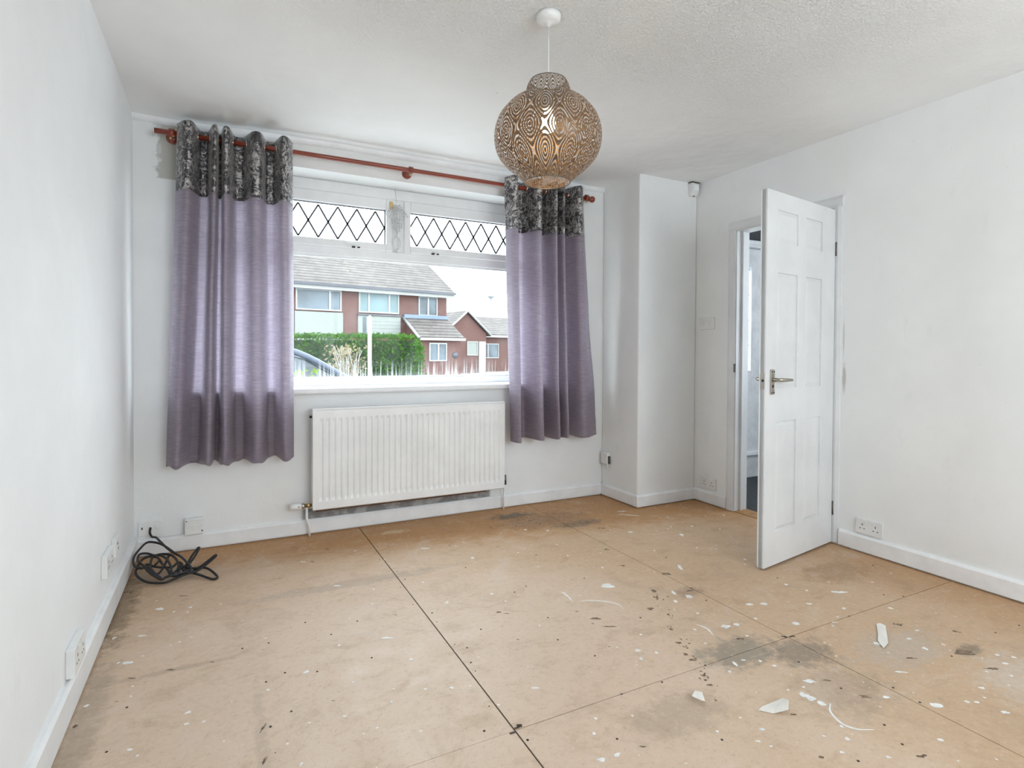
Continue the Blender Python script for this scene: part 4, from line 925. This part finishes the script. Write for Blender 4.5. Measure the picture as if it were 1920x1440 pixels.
for k in range(1, 5): MB().box(S(-3.86), S(-2.43), YF - 0.10, YF - 0.075, zz(1.77) + k * 0.17, zz(1.77) + k * 0.17 + 0.016).build('board_joint', 'fascia', cl)
MB().box(S(-4.28), S(-2.42), YF - 0.14, YF, zz(2.545), zz(2.60)).build('sill', 'gutter', ho)
MB().box(S(-4.07), S(-3.92), YF - 0.095, YF - 0.07, zz(1.79), zz(2.48)).build('side_light', 'far glass', ho)
# lean-to porch
pz1, pz0, py = zz(2.50), zz(1.64), -1.45
MB().box(S(-2.12), S(-0.22), py + 0.15, 0.3, GROUND, pz0 - 0.04).build('porch_wall', 'brick', ho)
MB().prism([(0.3, pz0 - .04), (py + 0.15, pz0 - .04), (0.3, pz1 - .1)], 'x', S(-2.12), S(-0.22)).build('porch_gable', 'brick', ho)
m = MB().add([(S(-2.25), py, pz0), (S(-0.12), py, pz0), (S(-0.12), 0.3, pz1), (S(-2.25), 0.3, pz1), (S(-2.25), py, pz0 + .08), (S(-0.12), py, pz0 + .08), (S(-0.12), 0.3, pz1 + .08), (S(-2.25), 0.3, pz1 + .08)],
             [(0, 1, 2, 3), (4, 5, 6, 7), (0, 1, 5, 4), (1, 2, 6, 5), (2, 3, 7, 6), (3, 0, 4, 7)])
m.build('porch_roof', 'tiles', ho)
MB().box(S(-2.25), S(-0.12), 0.16, 0.32, pz1 + 0.02, pz1 + 0.20).build('flashing', 'flashing', ho)
MB().box(S(-2.22), S(-0.10), py - 0.10, py + 0.02, pz0 - 0.10, pz0 + 0.03).build('porch_gutter', 'fascia', ho)
m = MB().tube([(S(-2.26), py, pz0 + 0.03), (S(-2.26), 0.3, pz1 + 0.05)], 0.07, 6); m.build('bargeboard', 'fascia', ho)
house_window(ho, S(-1.75), S(-0.92), zz(0.70), zz(1.46), [S(-1.33)], 'far glass', py + 0.14)
MB().lathe([(0.16, -0.02), (0.16, 0.02)], 12, 'y', (S(-0.50), py + 0.13, zz(0.95))).build('wall_plaque', 'gutter', ho)

# ---- smaller gabled house to its right
h2 = empty('house', (15.25, 36.7, 0), math.atan2(0.169943, 0.985454)); tag(h2, 'low brick house with a small front gable beyond the porch', 'house')
def z2(z): return 1.123 + (z - 1.123) * 1.25
ap, ev = z2(3.34), z2(2.15)
m = MB().box(-1.7, 1.7, 0, 6, GROUND, ev); m.add([(-1.7, 0, ev), (1.7, 0, ev), (0, 0, ap - .08), (-1.7, 6, ev), (1.7, 6, ev), (0, 6, ap - .08)], [(0, 1, 2), (3, 5, 4), (0, 2, 5, 3), (1, 4, 5, 2)])
m.box(1.7, 12, 2.0, 8, GROUND, ev); m.build('wall', 'brick', h2)
def slab(m, q, th=0.1):
    m.add(q + [(a, b, c + th) for a, b, c in q], [(0, 1, 2, 3), (4, 5, 6, 7), (0, 1, 5, 4), (1, 2, 6, 5), (2, 3, 7, 6), (3, 0, 4, 7)])
m = MB(); slab(m, [(-2.0, -0.2, ev - .2), (-2.0, 6, ev - .2), (0, 6, ap), (0, -0.2, ap)]); slab(m, [(2.0, -0.2, ev - .2), (2.0, 6, ev - .2), (0, 6, ap), (0, -0.2, ap)])
slab(m, [(0.0, 1.6, ev - .1), (12.4, 1.6, ev - .1), (12.4, 5.2, ap - 0.02), (0.0, 5.2, ap - 0.02)]); m.build('roof', 'tiles', h2)
m = MB().tube([(-2.0, -0.22, ev - .15), (0, -0.22, ap + .05)], 0.07, 6); m.tube([(2.0, -0.22, ev - .15), (0, -0.22, ap + .05)], 0.07, 6); m.build('bargeboard', 'fascia', h2)
MB().box(1.8, 12.3, 1.48, 1.6, ev - 0.22, ev - 0.06).build('gutter', 'fascia', h2)
house_window(h2, 0.05, 0.95, z2(0.88), z2(1.68), [], 'cream panel', -0.02)
MB().box(1.05, 1.62, -0.05, 0.01, GROUND, z2(1.68)).build('front_door', 'pale frame', h2)
house_window(h2, 2.4, 4.2, z2(0.7), z2(1.6), [3.2], 'far glass', 1.98)

# ---- hedge, dry bush, garden post
hd = empty('hedge', (3.2, 16.3, GROUND), math.atan2(-0.35, 1.0) * 0.0 + math.atan2(-1.5, 2.92)); tag(hd, 'clipped green hedge in front of the house opposite', 'hedge')
HL0, HL1, HHT = -4.6, 2.05, 1.98
MB().box(HL0 + .12, HL1 - .12, -0.40, 0.40, 0, HHT - 0.12).build('inner_growth', 'dark growth', hd)
def hs(r):
    x = r.uniform(HL0, HL1); f = r.random()
    edge = max(0, (x - (HL1 - 0.35)) / 0.35); top = HHT - 0.35 * edge ** 2
    if f < 0.35: return (x, r.uniform(-0.5, 0.5), top + r.gauss(0, 0.035))
    if f < 0.93: return (x, -0.47 + r.gauss(0, 0.05), r.uniform(0.4, top))
    return (HL1 - 0.05 + r.gauss(0, 0.05), r.uniform(-0.45, 0.45), r.uniform(0.2, HHT - 0.3))
leaves('foliage', 'hedge leaf', hd, 9000, hs, 0.055, 3)
db = empty('dry_bush', (2.85, 14.9, GROUND)); tag(db, 'straw coloured dry bush in front of the green hedge', 'bush')
m = MB(); r_ = random.Random(5)
for k in range(60):
    a = r_.random() * 6.28; b = Vector((r_.gauss(0, 0.10), r_.gauss(0, 0.10), 0)); e = Vector((math.cos(a) * r_.uniform(0.1, 0.55), math.sin(a) * r_.uniform(0.1, 0.5), r_.uniform(0.8, 1.75)))
    m.tube([b, b.lerp(e, 0.5) + Vector((r_.gauss(0, .05), r_.gauss(0, .05), 0.1)), e], [0.012, 0.009, 0.005], 4)
m.build('stem', 'post white', db)
leaves('foliage', 'dry leaf', db, 900, lambda r: (r.gauss(0, 0.26), r.gauss(0, 0.22), r.uniform(0.5, 1.75) - abs(r.gauss(0, .1))), 0.05, 9)
gp_ = empty('garden_post', (3.25, 14.05, GROUND)); tag(gp_, 'slim pale post standing in front of the hedge', 'post')
MB().box(-0.042, 0.042, -0.042, 0.042, 0, 2.40).build('shaft', 'post white', gp_, bevel=0.006)
MB().prism([(-0.05, 2.40), (0.05, 2.40), (0.0, 2.45)], 'y', -0.05, 0.05).build('cap', 'post white', gp_)
sh = empty('shrub', (0.62, 6.1, GROUND)); tag(sh, 'yellow green shrub just outside the window beside the left curtain', 'shrub')
m = MB(); r_ = random.Random(8)
for k in range(14): m.tube([(0, 0, 0), (r_.gauss(0, .08), r_.gauss(0, .08), 0.6), (r_.gauss(0, .16), r_.gauss(0, .16), r_.uniform(1.0, 1.35))], [0.012, 0.008, 0.003], 5)
m.build('stem', 'bark', sh)
leaves('foliage', 'shrub leaf', sh, 260, lambda r: (r.gauss(0, 0.13), r.gauss(0, 0.14), r.uniform(0.4, 1.38)), 0.04, 4)
tr_ = empty('tree', (11.6, 35.6, GROUND)); tag(tr_, 'small green tree showing between the two houses', 'tree')
MB().tube([(0, 0, 0), (0.1, 0, 1.8), (0.0, 0, 3.4)], [0.14, 0.11, 0.05], 8).build('trunk', 'bark', tr_)
leaves('foliage', 'tree leaf', tr_, 1300, lambda r: (r.gauss(0, 0.40), r.gauss(0, 0.4), 3.0 + r.gauss(0, 0.55)), 0.09, 12)

# ---- street lamps
def street_lamp(label, loc, h, arm):
    s = empty('street_lamp', loc); tag(s, label, 'street lamp')
    MB().tube([(0, 0, 0), (0, 0, h * 0.5), (0, 0, h)], [0.11, 0.08, 0.06], 8).build('column', 'lamp steel', s)
    if arm:
        MB().tube([(0, 0, h - 0.05), (0.15, 0, h + 0.05), (arm, 0, h + 0.05)], 0.035, 6).build('arm', 'lamp steel', s)
        MB().box(arm - 0.1, arm + 0.45, -0.12, 0.12, h - 0.02, h + 0.12).build('lantern', 'lamp steel', s, bevel=0.03)
    else:
        MB().lathe([(0.06, h - 0.1), (0.16, h), (0.42, h + 0.14), (0.45, h + 0.22), (0.30, h + 0.30), (0.02, h + 0.32)], 14).build('lantern', 'lamp steel', s)
street_lamp('tall thin street lamp rising beyond the end of the long roof', (18.63, 48.65, GROUND), 9.15, 0.40)
street_lamp('distant street lamp with a flat round head above the low house', (25.4, 54.4, GROUND), 7.2, 0)

# ---- parked car: local x forwards
ca = empty('car', (-0.10, 8.55, GROUND), -0.02); tag(ca, 'dark blue grey car parked outside behind the left curtain', 'car')
body = [(-1.98, 0.30), (2.05, 0.26), (2.10, 0.55), (2.00, 0.78), (1.55, 0.96), (1.20, 1.02), (-1.95, 1.06), (-2.06, 0.80), (-2.04, 0.45)]
bm_ = MB().prism(body, 'y', -0.86, 0.86); bm_.build('body', 'car paint', ca, bevel=0.07, bseg=3)
def cabin(poly, ya, yb, ins):
    m = MB(); n = len(poly); zmin = min(p[1] for p in poly); zmax = max(p[1] for p in poly)
    vs = []
    for sg in (-1, 1):
        for x, z in poly: vs.append((x, sg * (ya + (yb - ya) * (z - zmin) / (zmax - zmin)), z))
    m.add(vs, [tuple(range(n)), tuple(range(n, 2 * n))[::-1]] + [(i, (i + 1) % n, n + (i + 1) % n, n + i) for i in range(n)]); return m
gh = [(1.85, 0.98), (1.60, 1.16), (1.10, 1.46), (0.85, 1.535), (-1.30, 1.535), (-1.62, 1.44), (-1.98, 1.02)]
cabin(gh, 0.80, 0.60, 0).build('glasshouse', 'far glass', ca, bevel=0.03)
top = crom([(1.90, 1.00, 0), (1.45, 1.29, 0), (1.08, 1.50, 0), (0.80, 1.575, 0), (0.0, 1.60, 0), (-1.30, 1.58, 0), (-1.66, 1.47, 0), (-2.04, 1.03, 0)], 5)
ml, mr_ = [], []
for p in top:
    wdt = 0.82 + (0.60 - 0.82) * (p.y - 1.0) / 0.6; ml.append((p.x, -wdt, p.y)); mr_.append((p.x, wdt, p.y))
MB().tube(ml, 0.042, 8).build('roof_pillar', 'car paint', ca); MB().tube(mr_, 0.042, 8).build('roof_pillar', 'car paint', ca)
MB().box(-1.45, 0.90, -0.60, 0.60, 1.535, 1.60).build('roof_panel', 'car paint', ca, bevel=0.03)
for x in (-1.25, 1.30):
    for sg in (-1, 1):
        w = MB().lathe([(0.20, -0.10), (0.30, -0.10), (0.33, -0.06), (0.33, 0.06), (0.30, 0.10), (0.20, 0.10)], 22, 'y', (x, sg * 0.80, 0.33)).build('wheel', 'tyre', ca)
        MB().lathe([(0.02, 0.0), (0.20, 0.02), (0.20, -0.02)], 14, 'y', (x, sg * 0.88, 0.33)).build('hub', 'lamp steel', w)
MB().box(0.85, 1.05, -1.0, -0.80, 1.02, 1.16).build('wing_mirror', 'car paint', ca, bevel=0.03)
MB().box(1.92, 2.08, -0.80, -0.48, 0.62, 0.76).build('headlight', 'pale frame', ca, bevel=0.02)
MB().box(1.92, 2.08, 0.48, 0.80, 0.62, 0.76).build('headlight', 'pale frame', ca, bevel=0.02)
